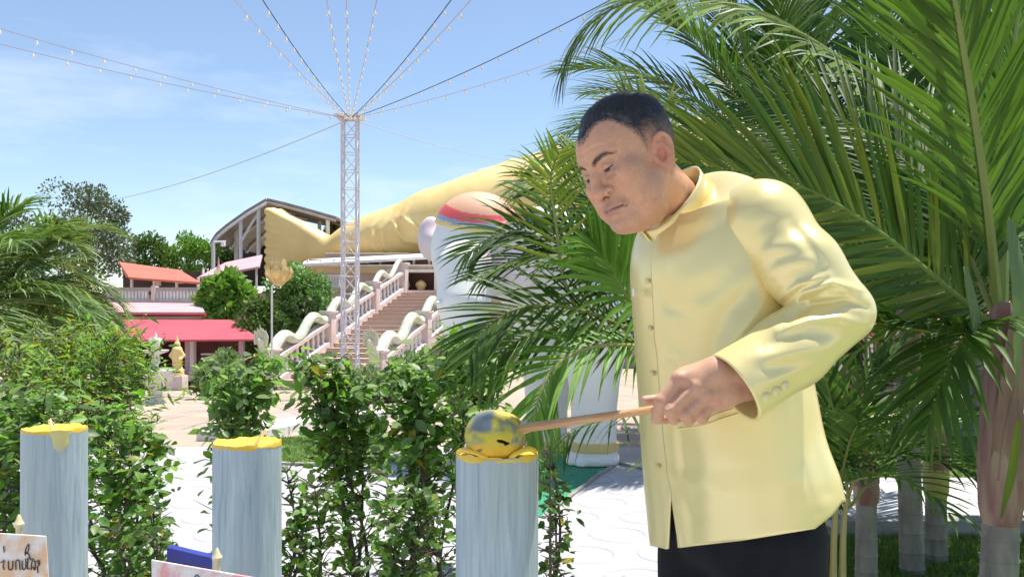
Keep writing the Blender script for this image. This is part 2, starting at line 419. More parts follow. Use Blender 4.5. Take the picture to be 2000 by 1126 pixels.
# ---- reclining statue
BY = 46.0
def bp(px, py, dy=0.0): return np.array(P(px, py, BY + dy), np.float32)
pxm = BY / F
def buddha(p):
    d = s_chain(p, [bp(640, 490), bp(700, 474), bp(760, 462), bp(850, 438), bp(940, 424), bp(1040, 412), bp(1180, 400), bp(1330, 385), bp(1480, 360), bp(1600, 345)],
                [x * pxm for x in (22, 33, 44, 60, 76, 91, 106, 116, 126, 120)], 1.2)
    ft = None
    for i in range(8):
        y = 413 + 15.5 * i
        c = s_chain(p, [bp(523, y), bp(572, y + (487 - y) * .34), bp(645, 487)], [7.6 * pxm, 8.6 * pxm, 20 * pxm], .05)
        ft = c if ft is None else smin(ft, c, .06)
    back = s_chain(p, [bp(548, 420, .7), bp(600, 470, .7), bp(548, 510, .7)], [14 * pxm, 22 * pxm, 14 * pxm], .2)
    d = smin(d, ft, .2); d = smin(d, back, .12); d = smin(d, s_chain(p, [bp(534, 416, .25), bp(590, 446, .25), bp(645, 478, .2)], [11 * pxm, 14 * pxm, 16 * pxm], .1), .15)
    arm = s_chain(p, [bp(940, 339, -.6), bp(1000, 325, -.4), bp(1085, 305, -.2), bp(1260, 275), bp(1500, 235), bp(1590, 245)], [x * pxm for x in (8, 12, 17, 24, 30, 46)], .3)
    d = smin(d, arm, .12)
    for i in range(4): d = smin(d, s_cap(p, bp(936 - (i % 2) * 2, 335 + i * 4.5, -.7 - .2 * i), bp(965, 331 + i * 3, -.6 - .15 * i), 4.2 * pxm, 5.5 * pxm), .06)
    hd = s_ell(p, bp(1790, 250), (85 * pxm, 80 * pxm, 100 * pxm)); hd = smin(hd, s_ell(p, bp(1860, 200), (40 * pxm,) * 3), .5)
    hd = smin(hd, s_cap(p, bp(1640, 310), bp(1770, 280), 60 * pxm, 50 * pxm), .8); d = smin(d, hd, .5)
    d = smin(d, s_chain(p, [bp(1640, 430, -1), bp(1800, 440, -1.5), bp(1800, 330, -1)], [50 * pxm, 40 * pxm, 34 * pxm], .4), .5)
    px, py = 1000 + F * p[:, 0] / p[:, 1], HZ - F * (p[:, 2] - CH) / p[:, 1]
    for pts in ([(742, 420), (724, 445), (728, 480), (742, 505)], [(760, 415), (742, 450), (752, 485), (775, 505)], [(782, 405), (765, 435), (790, 470), (840, 480)], [(800, 398), (785, 425), (830, 455), (900, 462)], [(700, 440), (690, 470), (696, 500)]):
        ds, t = seg_dist(px, py, pts); d = d - .16 * np.exp(-(ds / 4.0) ** 2) * np.sin(np.pi * np.clip(t, .05, .95))
    return d
def seg_dist(px, py, pts):
    best = np.full(px.shape, 1e9); tb = np.zeros(px.shape); L = len(pts) - 1
    for i in range(L):
        (x0, y0), (x1, y1) = pts[i], pts[i + 1]; dx, dy = x1 - x0, y1 - y0
        h = np.clip(((px - x0) * dx + (py - y0) * dy) / (dx * dx + dy * dy), 0, 1)
        d = np.hypot(px - x0 - h * dx, py - y0 - h * dy); m = d < best; best = np.where(m, d, best); tb = np.where(m, (i + h) / L, tb)
    return best, tb
v_, f_ = sdf_mesh(buddha, (-13.6, 41.8, 3.2), (25.5, 50.0, 14.5), .095)
o0 = Vector((-4, BY, 2.1))
bo = link('reclining_statue', np_mesh('reclining_statue', v_ - np.array(o0), f_, M_gold)); bo.location = o0
tag(bo, 'giant golden reclining statue stretched along the hill terrace', 'statue')
mb = MB(); a, b = P(650, 530, BY), P(1900, 520, BY); mb.box(((a.x + b.x) / 2, BY + .3, 2.7), (b.x - a.x, 5.0, 3.2), bevel=.1)
pl = mb.build('statue_plinth', M_tan, origin=Vector(((a.x + b.x) / 2, BY, 1.2))); tag(pl, 'long tan plinth under the golden reclining statue', 'plinth')

# ---- canopy over the statue's feet
cpy = empty('canopy', P(520, 560, 46.6), 'open grey canopy roof on white posts over the golden feet', 'canopy')
prof = [P(414, 474, 46.6), P(424, 458, 46.6), P(444, 441, 46.6), P(482, 414, 46.6), P(521, 391, 46.6), P(556, 399, 46.6), P(600, 411, 46.6), P(656, 427, 46.6)]
def roof_piece(name, a, b, m, y0=0, y1=9.0, t=.12):
    mb = MB(); u = Vector((0, 1, 0)); d = (b - a); nrm = Vector((-d.z, 0, d.x)).normalized() * t
    A, B = a + u * y0, b + u * y0; C, D = b + u * y1, a + u * y1
    mb.add([A, B, C, D, A + nrm, B + nrm, C + nrm, D + nrm], [(0, 1, 2, 3), (7, 6, 5, 4), (0, 4, 5, 1), (1, 5, 6, 2), (2, 6, 7, 3), (3, 7, 4, 0)])
    return mb.build(name, m, cpy, smooth=False)
for a, b in zip(prof[:-1], prof[1:]): roof_piece('roof_panel', a, b, M_grey)
for k, (a, b) in enumerate(zip(prof[:-1], prof[1:])):
    mb = MB()
    for yy in (0.0, 3, 6, 8.9):
        mb = MB(); mb.tube([a + Vector((0, yy + .02, -.12)), b + Vector((0, yy + .02, -.12))], .09, 6); mb.build('rafter', M_steel if k < 4 else M_grey, cpy)
for px, y0, y1, Y in ((416, 474, 545, 46.7), (461, 432, 520, 48.5), (470, 428, 520, 46.9), (505, 408, 520, 46.8), (640, 426, 500, 46.8), (624, 432, 500, 51)):
    mb = MB(); mb.tube([P(px, y1, Y), P(px, y0, Y)], .11, 8); mb.build('post', M_steel, cpy)
mb = MB(); mb.tube([P(472, 470, 46.9), P(486, 445, 46.9), P(503, 418, 46.9)], .07, 6); mb.build('brace', M_steel, cpy)
mb = MB(); a = P(414, 480, 55); b = P(518, 560, 55)
mb.box(((a.x + b.x) / 2, 55.2, (P(0, 470, 55).z + b.z) / 2), (b.x - a.x, .15, 2.8)); mb.build('painted_shade_panel', M_dark, cpy, smooth=False)  # dark sheet standing in for the shade under the canopy roof
# floodlight on its pole
lp = empty('floodlight', P(416, 545, 41), 'small white floodlight on an arm beside the canopy post', 'floodlight')
mb = MB(); mb.tube([P(418, 545, 41), P(418, 471, 41)], .05, 6); mb.tube([P(418, 472, 41), P(441, 471, 41)], .045, 6); mb.build('pole', M_white, lp)
mb = MB(); mb.box(P(436, 477, 40.9), (.16, .25, .2), bevel=.03); mb.build('lamp_head', M_white, lp)

# ---- gallery below the statue (white eave, dark gap with posts, tan parapet)
gal = empty('gallery', P(720, 570, 41), 'long low gallery with white eave and tan parapet at the stair top', 'gallery')
def pbox(par, name, m, x0, y0, x1, y1, Y, dep, bevel=.0):
    a, b = P(x0, y0, Y), P(x1, y1, Y); mb = MB(); mb.box(((a.x + b.x) / 2, Y + dep / 2, (a.z + b.z) / 2), (abs(b.x - a.x), dep, abs(a.z - b.z)), bevel=bevel); return mb.build(name, m, par, smooth=False)
mb = MB(); mb.slab(P(588, 515, 39), P(848, 500, 39), P(846, 494, 43), P(600, 506, 43), .12); mb.build('roof', M_white, gal, smooth=False)
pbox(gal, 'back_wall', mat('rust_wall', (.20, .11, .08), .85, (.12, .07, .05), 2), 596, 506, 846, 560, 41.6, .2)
for px in (600, 626, 652, 718, 742, 776, 808, 838): pbox(gal, 'post', M_rosew, px - 2, 506, px + 2, 540, 39.6, .18)
pbox(gal, 'parapet', mat('ochre_parapet', (.66, .48, .26), .75, (.56, .40, .22), 2), 596, 519, 844, 533, 39.3, .3)
pbox(gal, 'parapet_cap', M_white, 594, 516.5, 846, 519.3, 39.22, .42)
pbox(gal, 'lower_wall', M_tan, 596, 533, 758, 572, 39.4, .3)
# niche with golden vessels
nic = empty('shrine_niche', P(805, 568, 38), 'dark open shrine niche with golden vessels at the top of the stairs', 'shrine')
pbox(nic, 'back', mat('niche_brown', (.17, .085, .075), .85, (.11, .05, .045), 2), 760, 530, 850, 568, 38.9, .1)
pbox(nic, 'top_slab', M_white, 756, 526, 854, 531, 37.8, 1.2); pbox(nic, 'floor_slab', M_rosew, 756, 566.5, 854, 572, 37.6, 1.4)
pbox(nic, 'side', M_rosew, 754, 531, 761, 566, 37.9, 1.0); pbox(nic, 'side', M_white, 848, 531, 856, 566, 37.9, 1.0)
for px, hgt, rr in ((792, 26, 9), (822, 18, 11)):
    c = P(px, 566, 38.3); s_ = 38.3 / F; mb = MB()
    mb.lathe([(rr * .6 * s_, 0), (rr * .7 * s_, 3 * s_), (rr * s_, 9 * s_), (rr * .8 * s_, 15 * s_), (rr * .4 * s_, hgt * s_), (.01, (hgt + 2) * s_)], c, 14); mb.build('vessel', M_gold, nic)
# white balustrade section left of the mast
bal = empty('balustrade', P(645, 565, 37.5), 'short white balustrade under the gallery left of the light mast', 'balustrade')
pbox(bal, 'rail', M_white, 622, 536, 664, 540, 37.4, .25); pbox(bal, 'base', M_white, 622, 557, 664, 561, 37.4, .25)
for i in range(8): pbox(bal, 'baluster', M_white, 624.5 + i * 5.1, 540, 627.3 + i * 5.1, 557, 37.45, .12)

# ---- terrace wall that carries the gallery
M_terr = mat('terrace_wall', (.52, .41, .33), .85, (.42, .33, .27), 1.0, bump=.3, bscale=10)
mb = MB(); mb.box((-5, 39.0, -.2), (26, 2.6, 4.7)); ter = mb.build('terrace_wall', M_terr, origin=Vector((-5, 39, -1.1)), smooth=False); tag(ter, 'tan terrace retaining wall behind the grand stairs', 'wall')

# ---- grand stairs with serpent balustrades
B0, T0 = Vector((-5.75, 26.6, -1.12)), Vector((-3.0, 37.2, 2.15))
hd = Vector((T0.x - B0.x, T0.y - B0.y, 0)); run = hd.length; hd.normalize(); wd = Vector((hd.y, -hd.x, 0)); NS = 22; HW = 1.62
stairs = empty('stairs', B0, 'long tan staircase climbing to the golden statue between serpent balustrades', 'stairs')
M_step = mat('step_terracotta', (.62, .48, .40), .8, (.54, .41, .34), 3); ang = math.atan2(hd.y, hd.x)
ri, tr_ = (T0.z - B0.z) / NS, run / NS
stm = MB(); stm.box((0, 0, 0), (tr_ + .03, HW * 2, ri), bevel=.012); stm = stm.mesh('step', M_step, False)
M_riser = mat('step_edge', (.30, .19, .15), .85)
nsm = MB(); nsm.box((0, 0, 0), (.05, HW * 2 - .02, .035)); nsm = nsm.mesh('nosing', M_riser, False)
for i in range(NS):
    p = B0 + hd * (tr_ * (i + .5)) + Vector((0, 0, ri * (i + .5)))
    s_ = link('step', stm, stairs, p - B0); s_.rotation_euler.z = ang
    s2 = link('nosing', nsm, s_, (-tr_ / 2 - .026, 0, ri / 2 - .03))
mb = MB()
q = [B0 - wd * HW + Vector((0, 0, -.1)), B0 + wd * HW + Vector((0, 0, -.1)), T0 + wd * HW + Vector((0, 0, -.25)), T0 - wd * HW + Vector((0, 0, -.25))]
mb.slab(*q, .25); mb.build('stair_core', M_tan, stairs, smooth=False)
M_naga = mat('serpent_paint', (.42, .50, .30), .5, (.66, .68, .60), 2.2, spec=.5)
M_nagag = mat('serpent_crest', (.55, .55, .38), .5, (.62, .60, .50), 6)
blm = MB(); blm.lathe([(.055, 0), (.055, .05), (.035, .1), (.06, .25), (.04, .42), (.055, .5), (.055, .55)], n=8); blm = blm.mesh('baluster', M_white)
for sgn, side in ((-1, 'far'), (1, 'near')):
    root = empty('stair_balustrade', B0 + wd * sgn * (HW + .18), ('white stair balustrade with a green serpent, ' + ('the one beside the pink awning' if sgn < 0 else 'the one beside the white elephant')), 'balustrade', 'serpent balustrades of the grand stairs')
    a, b = B0 + wd * sgn * (HW + .18), T0 + wd * sgn * (HW + .18)
    up = Vector((0, 0, 1)); sl_ = (b - a).normalized()
    mb = MB()
    for z0, hh, ww in ((.02, .26, .34), (.86, .12, .34)):
        nrm = wd * ww / 2; A, Bq = a + up * z0, b + up * z0
        mb.add([A - nrm, A + nrm, Bq + nrm, Bq - nrm, A - nrm + up * hh, A + nrm + up * hh, Bq + nrm + up * hh, Bq - nrm + up * hh], [(3, 2, 1, 0), (4, 5, 6, 7), (0, 1, 5, 4), (1, 2, 6, 5), (2, 3, 7, 6), (3, 0, 4, 7)])
    mb.build('rail', M_rosew, root, smooth=False)
    nb = 30
    for i in range(nb):
        t = (i + .6) / nb; o = link('baluster', blm, root, a + (b - a) * t + up * .29 - wpos(root)); o.scale.z = 1.06
    for t in (0.0, .36, .72, 1.0):
        c = a + (b - a) * t; mb = MB(); mb.box(c + up * .55, (.42, .42, 1.35), rot=ang, bevel=.03); mb.box(c + up * 1.26, (.52, .52, .09), rot=ang, bevel=.02); mb.build('newel_post', M_rosew, root)
    pts, rr = [], []
    for i in range(70):
        t = i / 69; c = a + (b - a) * (t * .99 - .015); pts.append(c + up * (1.26 + .20 * math.sin(t * 2 * math.pi * 5.5 - 1.2))); rr.append((.19 - .09 * t) * (1 if i > 0 else .8))
    hp_ = [pts[0] - hd * .55 + up * .55, pts[0] - hd * .42 + up * .62, pts[0] - hd * .30 + up * .28, pts[0] - hd * .12 - up * .02]
    mb = MB(); mb.tube(hp_ + pts, [.05, .15, .14, .17] + rr, 10); ser = mb.build('serpent_body', M_naga, root)
    mb = MB()
    for k in range(5):
        hq = hp_[1] + wd * (k - 2) * .09 + up * (.12 - abs(k - 2) * .06); mb.tube([hq - up * .2, hq + up * .05, hq + up * .24 - hd * .05], [.05, .07, .01], 6)
    mb.build('crest', M_nagag, ser)

# ---- pink shrine hall on the left
hall = empty('shrine_hall', P(350, 735, 29), 'low shrine hall with pink sheet awning and white balustrade above', 'building')
mb = MB(); mb.slab(P(228, 664, 27.2), P(510, 662, 27.2), P(452, 624, 29.6), P(202, 622, 29.6), .06); mb.build('awning', M_pinkr, hall, smooth=False)
mb = MB(); mb.tube([P(228, 665.5, 27.2), P(510, 663.5, 27.2)], .035, 6); mb.build('awning_edge', M_mar, hall)
mb = MB(); mb.slab(P(202, 664.5, 28.0), P(228, 664, 27.2), P(206, 623, 29.6), P(200, 624, 29.7), .05); mb.build('awning_end', M_pinkr, hall, smooth=False)
pbox(hall, 'maroon_band', M_mar, 203, 610, 398, 618, 29.75, .3)
mb = MB(); mb.slab(P(205, 609, 29.6), P(400, 609, 29.6), P(392, 592, 31.5), P(216, 590, 31.5), .08); mb.build('upper_roof', M_palep, hall, smooth=False)
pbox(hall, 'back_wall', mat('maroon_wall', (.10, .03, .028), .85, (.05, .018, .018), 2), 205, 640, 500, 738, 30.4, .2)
for px in (236, 252, 365, 374, 470): pbox(hall, 'post', mat('lavender_post', (.52, .36, .44), .6) if px != 374 else M_white, px - 4, 664, px + 4, 740, 28.2, .25)
pbox(hall, 'floor_slab', M_rosew, 205, 731, 505, 744, 27.6, 3)
pbox(hall, 'roof_terrace', M_rosew, 206, 588, 395, 594, 31.6, 2.2)
pbox(hall, 'balustrade_rail', mat('grey_coping', (.42, .37, .33), .8), 212, 561, 396, 568, 31.9, .25)
pbox(hall, 'balustrade_base', M_rosew, 212, 584, 396, 590, 31.9, .25)
for x0, x1 in ((217, 294), (305, 390)):
    k = int((x1 - x0) / 6.6)
    for i in range(k): pbox(hall, 'baluster', M_white, x0 + i * 6.6, 568, x0 + i * 6.6 + 4.2, 584, 31.95, .14)
for px in (213, 299, 394): pbox(hall, 'balustrade_post', M_rosew, px - 4, 558, px + 4, 590, 31.85, .35)
mb = MB()
for i in range(2): pbox(hall, 'shelf', M_white, 392, 690 + i * 24, 412, 692.5 + i * 24, 28.0, .5)
# orange-roofed house behind it
hs = empty('roofed_house', P(310, 568, 35), 'open house with an orange sheet roof above the white balustrade', 'building')
mb = MB(); mb.slab(P(252, 541, 34), P(392, 551, 34), P(352, 527, 37), P(232, 511, 37), .08); mb.build('roof', M_orange, hs, smooth=False)
mb = MB(); mb.slab(P(232, 511, 37), P(246, 541.5, 36.5), P(252, 541.6, 34.02), P(233, 511, 36.95), .05); mb.build('roof_end', M_orange, hs, smooth=False)
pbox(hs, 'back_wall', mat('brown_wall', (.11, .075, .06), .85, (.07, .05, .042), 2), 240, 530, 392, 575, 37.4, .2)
for px in (256, 300, 344, 386): pbox(hs, 'post', M_white, px - 1.8, 541, px + 1.8, 575, 34.6, .12)
for px, py in ((307, 553), (352, 549)): pbox(hs, 'lamp_box', M_white, px - 4, py - 4, px + 4, py + 4, 35, .2)
# pale pink roof with a lotus-bud spire
ph = empty('pink_pavilion', P(440, 560, 36), 'pavilion with a pale pink roof and a pink bud spire below the canopy', 'building')
mb = MB(); mb.slab(P(386, 541, 35), P(506, 520, 35), P(512, 497, 39), P(440, 512, 39), .08); mb.build('roof', M_palep, ph, smooth=False)
for px in (396, 440, 470, 500): pbox(ph, 'post', M_white, px - 1.5, 524, px + 1.5, 572, 35.6, .1)
c = P(427, 548, 34.4); s_ = 34.4 / F; mb = MB(); mb.lathe([(14 * s_, 0), (13 * s_, 6 * s_), (12 * s_, 9 * s_), (5 * s_, 20 * s_), (2 * s_, 32 * s_), (.4 * s_, 46 * s_)], c, 12); mb.build('spire', mat('pink_spire', (.66, .30, .38), .6), ph)
pbox(ph, 'spire_base', M_white, 414, 548, 440, 572, 34.2, .5)

# ---- golden guardian under the awning
def guard(p):
    q = lambda x, y, dy=0: np.array(P(x, y, 26.6 + dy), np.float32); s = 26.6 / F
    d = s_chain(p, [q(346, 722), q(346, 700), q(346, 684)], [9 * s, 9 * s, 10 * s], .02); d = smin(d, s_sph(p, q(346, 672), 6 * s), .03)
    d = smin(d, s_cap(p, q(346, 668), q(346, 655), 4 * s, .5 * s), .02)
    d = smin(d, s_chain(p, [q(340, 684), q(333, 694), q(340, 702, -.1)], [4 * s, 3 * s, 3 * s], .02), .02); d = smin(d, s_chain(p, [q(352, 684), q(359, 694), q(352, 702, -.1)], [4 * s, 3 * s, 3 * s], .02), .02)
    return smin(d, s_cap(p, q(346, 726), q(346, 733), 13 * s, 14 * s), .03)
a = P(325, 745, 26.6); b = P(368, 650, 26.6)
v_, f_ = sdf_mesh(guard, (a.x, 26.2, a.z), (b.x, 27.0, b.z), .02); c = Vector((P(346, 735, 26.6)))
o = link('guardian_statue', np_mesh('guardian_statue', v_ - np.array(c), f_, M_gold)); o.location = c; tag(o, 'small golden guardian statue standing under the pink awning', 'statue')
mb = MB(); mb.box(Vector((c.x, c.y, (c.z + tz(26.6)) / 2 - .02)), (.5, .5, c.z - tz(26.6) + .1), bevel=.02); o = mb.build('statue_pedestal', M_rosew, origin=Vector((c.x, c.y, tz(26.6)))); tag(o, 'square plaster pedestal under the small golden guardian', 'pedestal')

# ---- white tiered fountain
fc = G(304, 788); fc.z = tz(fc.y); s_ = fc.y / F
ft = empty('fountain', fc, 'white tiered stone fountain in front of the pink awning', 'fountain')
M_stone = mat('white_stone', (.70, .69, .66), .6, (.55, .54, .52), 6, bump=.2, bscale=30)
mb = MB(); mb.lathe([(20 * s_, 0), (20 * s_, 5 * s_), (13 * s_, 8 * s_), (12 * s_, 28 * s_), (14 * s_, 32 * s_)], fc, 20); mb.build('base', M_stone, ft)
mb = MB(); mb.lathe([(13 * s_, 31 * s_), (28 * s_, 42 * s_), (35 * s_, 58 * s_), (37 * s_, 66 * s_), (34 * s_, 67 * s_), (30 * s_, 60 * s_), (5 * s_, 56 * s_)], fc, 24); mb.build('bowl', M_stone, ft)
mb = MB(); mb.lathe([(6 * s_, 56 * s_), (5 * s_, 75 * s_), (9 * s_, 82 * s_), (6 * s_, 92 * s_), (7 * s_, 96 * s_), (24 * s_, 102 * s_), (25 * s_, 105 * s_), (7 * s_, 104 * s_)], fc, 20); mb.build('upper_dish', M_stone, ft)
mb = MB(); mb.lathe([(7 * s_, 104 * s_), (8 * s_, 116 * s_), (14 * s_, 122 * s_), (13 * s_, 126 * s_), (4 * s_, 130 * s_), (.5 * s_, 140 * s_)], fc, 16); mb.build('finial', M_stone, ft)

# ---- golden lotus lamp on a thin pole
lc = P(545, 545, 18); s_ = 18 / F
lot = empty('lotus_lamp', Vector((P(531, 700, 18).x, 18, tz(18))), 'golden lotus lamp on a thin white pole beside the stairs', 'lamp')
mb = MB(); mb.tube([Vector((P(531, 700, 18).x, 18, tz(18))), P(531, 560, 18), P(536, 553, 18)], .022, 8); mb.build('pole', M_white, lot)
M_petal = mat('golden_petal', (.74, .60, .32), .55, (.66, .50, .22), 8, translucent=.2, tcol=(1, .9, .5))
for ringi, (np_, rad, ln, tl) in enumerate(((8, 10, 40, 42), (6, 6, 46, 18))):
    for k in range(np_):
        a = 2 * math.pi * (k + .5 * ringi) / np_; mb = MB(); vs_ = []
        for i in range(6):
            t = i / 5; w_ = (math.sin(math.pi * (.12 + .86 * t)) ** .8) * 13 * s_; r_ = (rad + ln * math.sin(R(tl)) * math.sin(t * 2.2) * .55) * s_; z_ = (-8 + ln * t * math.cos(R(tl)) + 4 * t * t) * s_
            for u in (-1, 0, 1): vs_.append(Vector((math.cos(a) * r_ - math.sin(a) * w_ * u, math.sin(a) * r_ + math.cos(a) * w_ * u, z_ - (.004 if u == 0 else 0))) + lc)
        mb.add(vs_, [(i * 3 + j, i * 3 + j + 1, i * 3 + j + 4, i * 3 + j + 3) for i in range(5) for j in range(2)]); mb.build('petal', M_petal, lot)
mb = MB(); mb.lathe([(4 * s_, -14 * s_), (12 * s_, -8 * s_), (8 * s_, 0), (2 * s_, 14 * s_)], lc, 14); mb.build('cup', M_petal, lot)

# ---- light mast with radiating festoon strings
MT = P(684, 232, 20); MBZ = tz(20)
mast = empty('light_mast', Vector((MT.x, 20, MBZ)), 'tall white lattice mast that holds the festoon lights', 'mast')
hw = .165
def corner(k): return Vector(((-hw, hw, hw, -hw)[k], (-hw, -hw, hw, hw)[k], 0))
M_mast = mat('mast_paint', (.70, .69, .74), .45, (.58, .57, .62), 6)
for k in range(4):
    c = Vector((MT.x, 20, 0)) + corner(k); mb = MB(); mb.tube([c + Vector((0, 0, MBZ)), c + Vector((0, 0, MT.z))], .026, 6); mb.build('mast_leg', M_mast, mast)
nz_ = 16; dz_ = (MT.z - MBZ) / nz_
hm = MB(); hm.tube([(-hw, 0, 0), (hw, 0, 0)], .012, 5); hm = hm.mesh('rung', M_mast)
dm = MB(); dm.tube([(-hw, 0, 0), (hw, 0, dz_)], .012, 5); dm = dm.mesh('diagonal_brace', M_mast)
for i in range(nz_ + 1):
    for k in range(4):
        off = (corner(k) + corner((k + 1) % 4)) / 2; z_ = i * dz_
        o = link('rung', hm, mast, off + Vector((0, 0, z_ if i < nz_ else z_ - .02))); o.rotation_euler.z = k * math.pi / 2
        if i < nz_: o = link('diagonal_brace', dm, mast, off + Vector((0, 0, z_))); o.rotation_euler.z = k * math.pi / 2 + (math.pi if i % 2 else 0)
mb = MB(); mb.box((MT.x, 20, MT.z + .03), (.62, .62, .05), bevel=.01); mb.build('cap_plate', M_steel, mast)
M_cable = mat('black_cable', (.03, .03, .035), .6); M_cable2 = mat('glare_pale_cable', (.45, .45, .5), .6); M_bulb = mat('milky_bulb', (.82, .82, .80), .25, coat=.4)  # pale cable: fading against the bright sky is put into its colour
bm_ = MB(); bm_.lathe([(.010, .055), (.012, .03), (.025, .0), (.026, -.016), (.016, -.034), (.003, -.042)], n=10); bm_ = bm_.mesh('bulb', M_bulb)
STR = [  # far end in photo pixels and its distance, words for the label
    ((505, -12), 11.6, 'dark festoon string rising to the top edge, first one left of the mast'), ((455, -4), 11.8, 'festoon string rising to the top edge, second one left of the mast'),
    ((636, -12), 11.6, 'festoon string rising almost straight up, just left of the mast line'), ((676, -12), 11.4, 'festoon string running straight overhead from the mast top'),
    ((738, -12), 11.6, 'festoon string rising almost straight up, just right of the mast line'), ((890, -12), 11.8, 'dark festoon string rising to the top edge, first one right of the mast'),
    ((925, -6), 12.0, 'festoon string rising to the top edge, second one right of the mast'), ((1240, -25), 12.0, 'dark festoon string running right from the mast to the palm tops'),
    ((1230, 70), 14.0, 'lowest festoon string right of the mast, ending behind the palm'), ((-160, 8), 13.2, 'upper festoon string running far left from the mast'), ((-160, 45), 13.8, 'lowest festoon string running far left from the mast')]
for (px, py), Y, lab in STR:
    e = P(px, py, Y); root = empty('festoon_string', MT, lab, 'string lights', 'festoon strings from the mast')
    pts = []; L = (e - MT).length; sag = .035 * L
    for i in range(25):
        t = i / 24; pts.append(MT.lerp(e, t) - Vector((0, 0, 4 * sag * t * (1 - t) * .35)))
    mb = MB(); mb.tube(pts, .008, 5); mb.build('cable', M_cable if lab.startswith('dark') else M_cable2, root)
    nb = int(L / .55)
    for i in range(1, nb):
        t = i / nb * 24; k = min(int(t), 23); p = pts[k].lerp(pts[k + 1], t - k)
        link('bulb', bm_, root, p - Vector((0, 0, .065)) - MT)
for (px, py), Y, lab in (((185, 395), 40, 'rear festoon string hanging from the mast to the left, behind it'), ((1075, 318), 44, 'rear festoon string hanging from the mast to the right, behind it')):
    e = P(px, py, Y); pts = [MT.lerp(e, i / 20) - Vector((0, 0, 1.2 * (i / 20) * (1 - i / 20))) for i in range(21)]
    mb = MB(); mb.tube(pts, .011, 5); o = mb.build('festoon_string', M_cable2, origin=MT); tag(o, lab, 'string lights', 'festoon strings from the mast')

# ---- white elephant statue
EYY = 7.7
def ep(px, py, dy=0.0): return np.array(P(px, py, EYY + dy), np.float32)
es = EYY / F
def eleph(p):
    d = s_ell(p, ep(1290, 545, .75), (330 * es, .62, 140 * es))
    d = smin(d, s_ell(p, ep(1080, 520, .35), (130 * es, .50, 125 * es)), .25)
    d = smin(d, s_ell(p, ep(930, 490, -.05), (88 * es, .36, 98 * es)), .18)
    d = smin(d, s_ell(p, ep(935, 428, -.05), (62 * es, .26, 42 * es)), .12)
    d = smin(d, s_chain(p, [ep(912, 530, -.3), ep(905, 590, -.42), ep(908, 650, -.44), ep(925, 690, -.45), ep(950, 700, -.5), ep(968, 688, -.52)], [x * es for x in (60, 47, 36, 28, 24, 20)], .06), .1)
    for x, dy, y1 in ((1068, .55, 900), (1160, -.25, 905), (1430, .9, 890), (1510, .1, 900)):
        d = smin(d, s_chain(p, [ep(x, 620, dy), ep(x, 760, dy), ep(x, y1 - 22, dy)], [78 * es, 44 * es, 42 * es], .05), .12)
        d = smin(d, s_ell(p, ep(x - 2, y1 - 10, dy), (50 * es, 50 * es, 24 * es)), .04)
        for k in range(4):
            a = math.pi + (k - 1.0) * .5; d = smin(d, s_sph(p, ep(x - 2, y1 - 4, dy) + np.array([math.cos(a) * 44 * es, math.sin(a) * 44 * es, 0]), 12 * es), .015)
    for s1, e1, e2 in ((-1, (842, 466, .35), (858, 470, .25)), (1, (1012, 500, -.45), (1000, 480, -.2))):
        n = np.array([[1, 0, 0], [0, 1, 0], [0, 0, 1.]]); rt = rotm3(R(-38 if s1 < 0 else 52))
        d = smin(d, s_ell(p, ep(*e1), (.06, 60 * es, 62 * es) if s1 > 0 else (28 * es, .06, 46 * es), rt if s1 > 0 else None), .05)
        if s1 < 0: d = smin(d, s_cap(p, ep(845, 470, .33), ep(900, 480, .15), .08, .14), .08)
    for dy in (-.32, .12): d = smin(d, s_chain(p, [ep(905, 560, dy), ep(880, 590, dy - .12), ep(862, 596, dy - .22), ep(848, 588, dy - .3)], [12 * es, 10 * es, 7 * es, 2 * es], .02), .03)
    return smax(d, (P(0, 0, 1).z * 0 + .012) - p[:, 2], .01)
def rotm3(a): return np.array([[math.cos(a), -math.sin(a), 0], [math.sin(a), math.cos(a), 0], [0, 0, 1]])
v_, f_ = sdf_mesh(eleph, (-.90, 6.55, .0), (2.75, 9.5, 2.42), .022)
ec = Vector((.8, 8.1, 0)); el = empty('elephant_statue', ec, 'large white elephant statue with red and blue headdress behind the palm fronds', 'statue')
M_ele = mat('elephant_white', (1, 1, 1), .5, attr='tint', amount=.12, scale=3)
ec_ = np.tile(np.array([.88, .86, .82]), (len(v_), 1)); em_ = np.minimum(s_ell(v_.astype(np.float32), ep(838, 466, .33), (26 * es, .12, 46 * es)), s_ell(v_.astype(np.float32), ep(1015, 505, -.45), (70 * es, .3, 52 * es)))
mm_ = (1 - ss(-.02, .03, em_))[:, None] * .8; ec_ = ec_ * (1 - mm_) + np.array([.70, .56, .60]) * mm_
link('body', np_mesh('body', v_ - np.array(ec), f_, M_ele, ec_), el)
def capf(p):
    d = eleph(p) - .03
    px, py = 1000 + F * p[:, 0] / p[:, 1], HZ - F * (p[:, 2] - CH) / p[:, 1]
    c = s_ell(p, ep(945, 398, -.05), (108 * es, .6, 76 * es))
    return np.maximum(d, c)
v2, f2 = sdf_mesh(capf, (-.75, 7.0, 1.6), (.35, 8.4, 2.45), .014)
cx2 = s_ell(v2.astype(np.float32), ep(945, 398, -.05), (108 * es, .6, 76 * es)) / es
cols = np.tile(np.array([.74, .40, .26]), (len(v2), 1)); cols[cx2 > -34] = (.70, .10, .11); cols[cx2 > -14] = (.30, .36, .52); cols[cx2 > -6] = (.75, .62, .3)
link('headdress', np_mesh('headdress', v2 - np.array(ec), f2, mat('headdress_cloth', (1, 1, 1), .6, attr='tint', amount=.2, scale=20), cols), el)
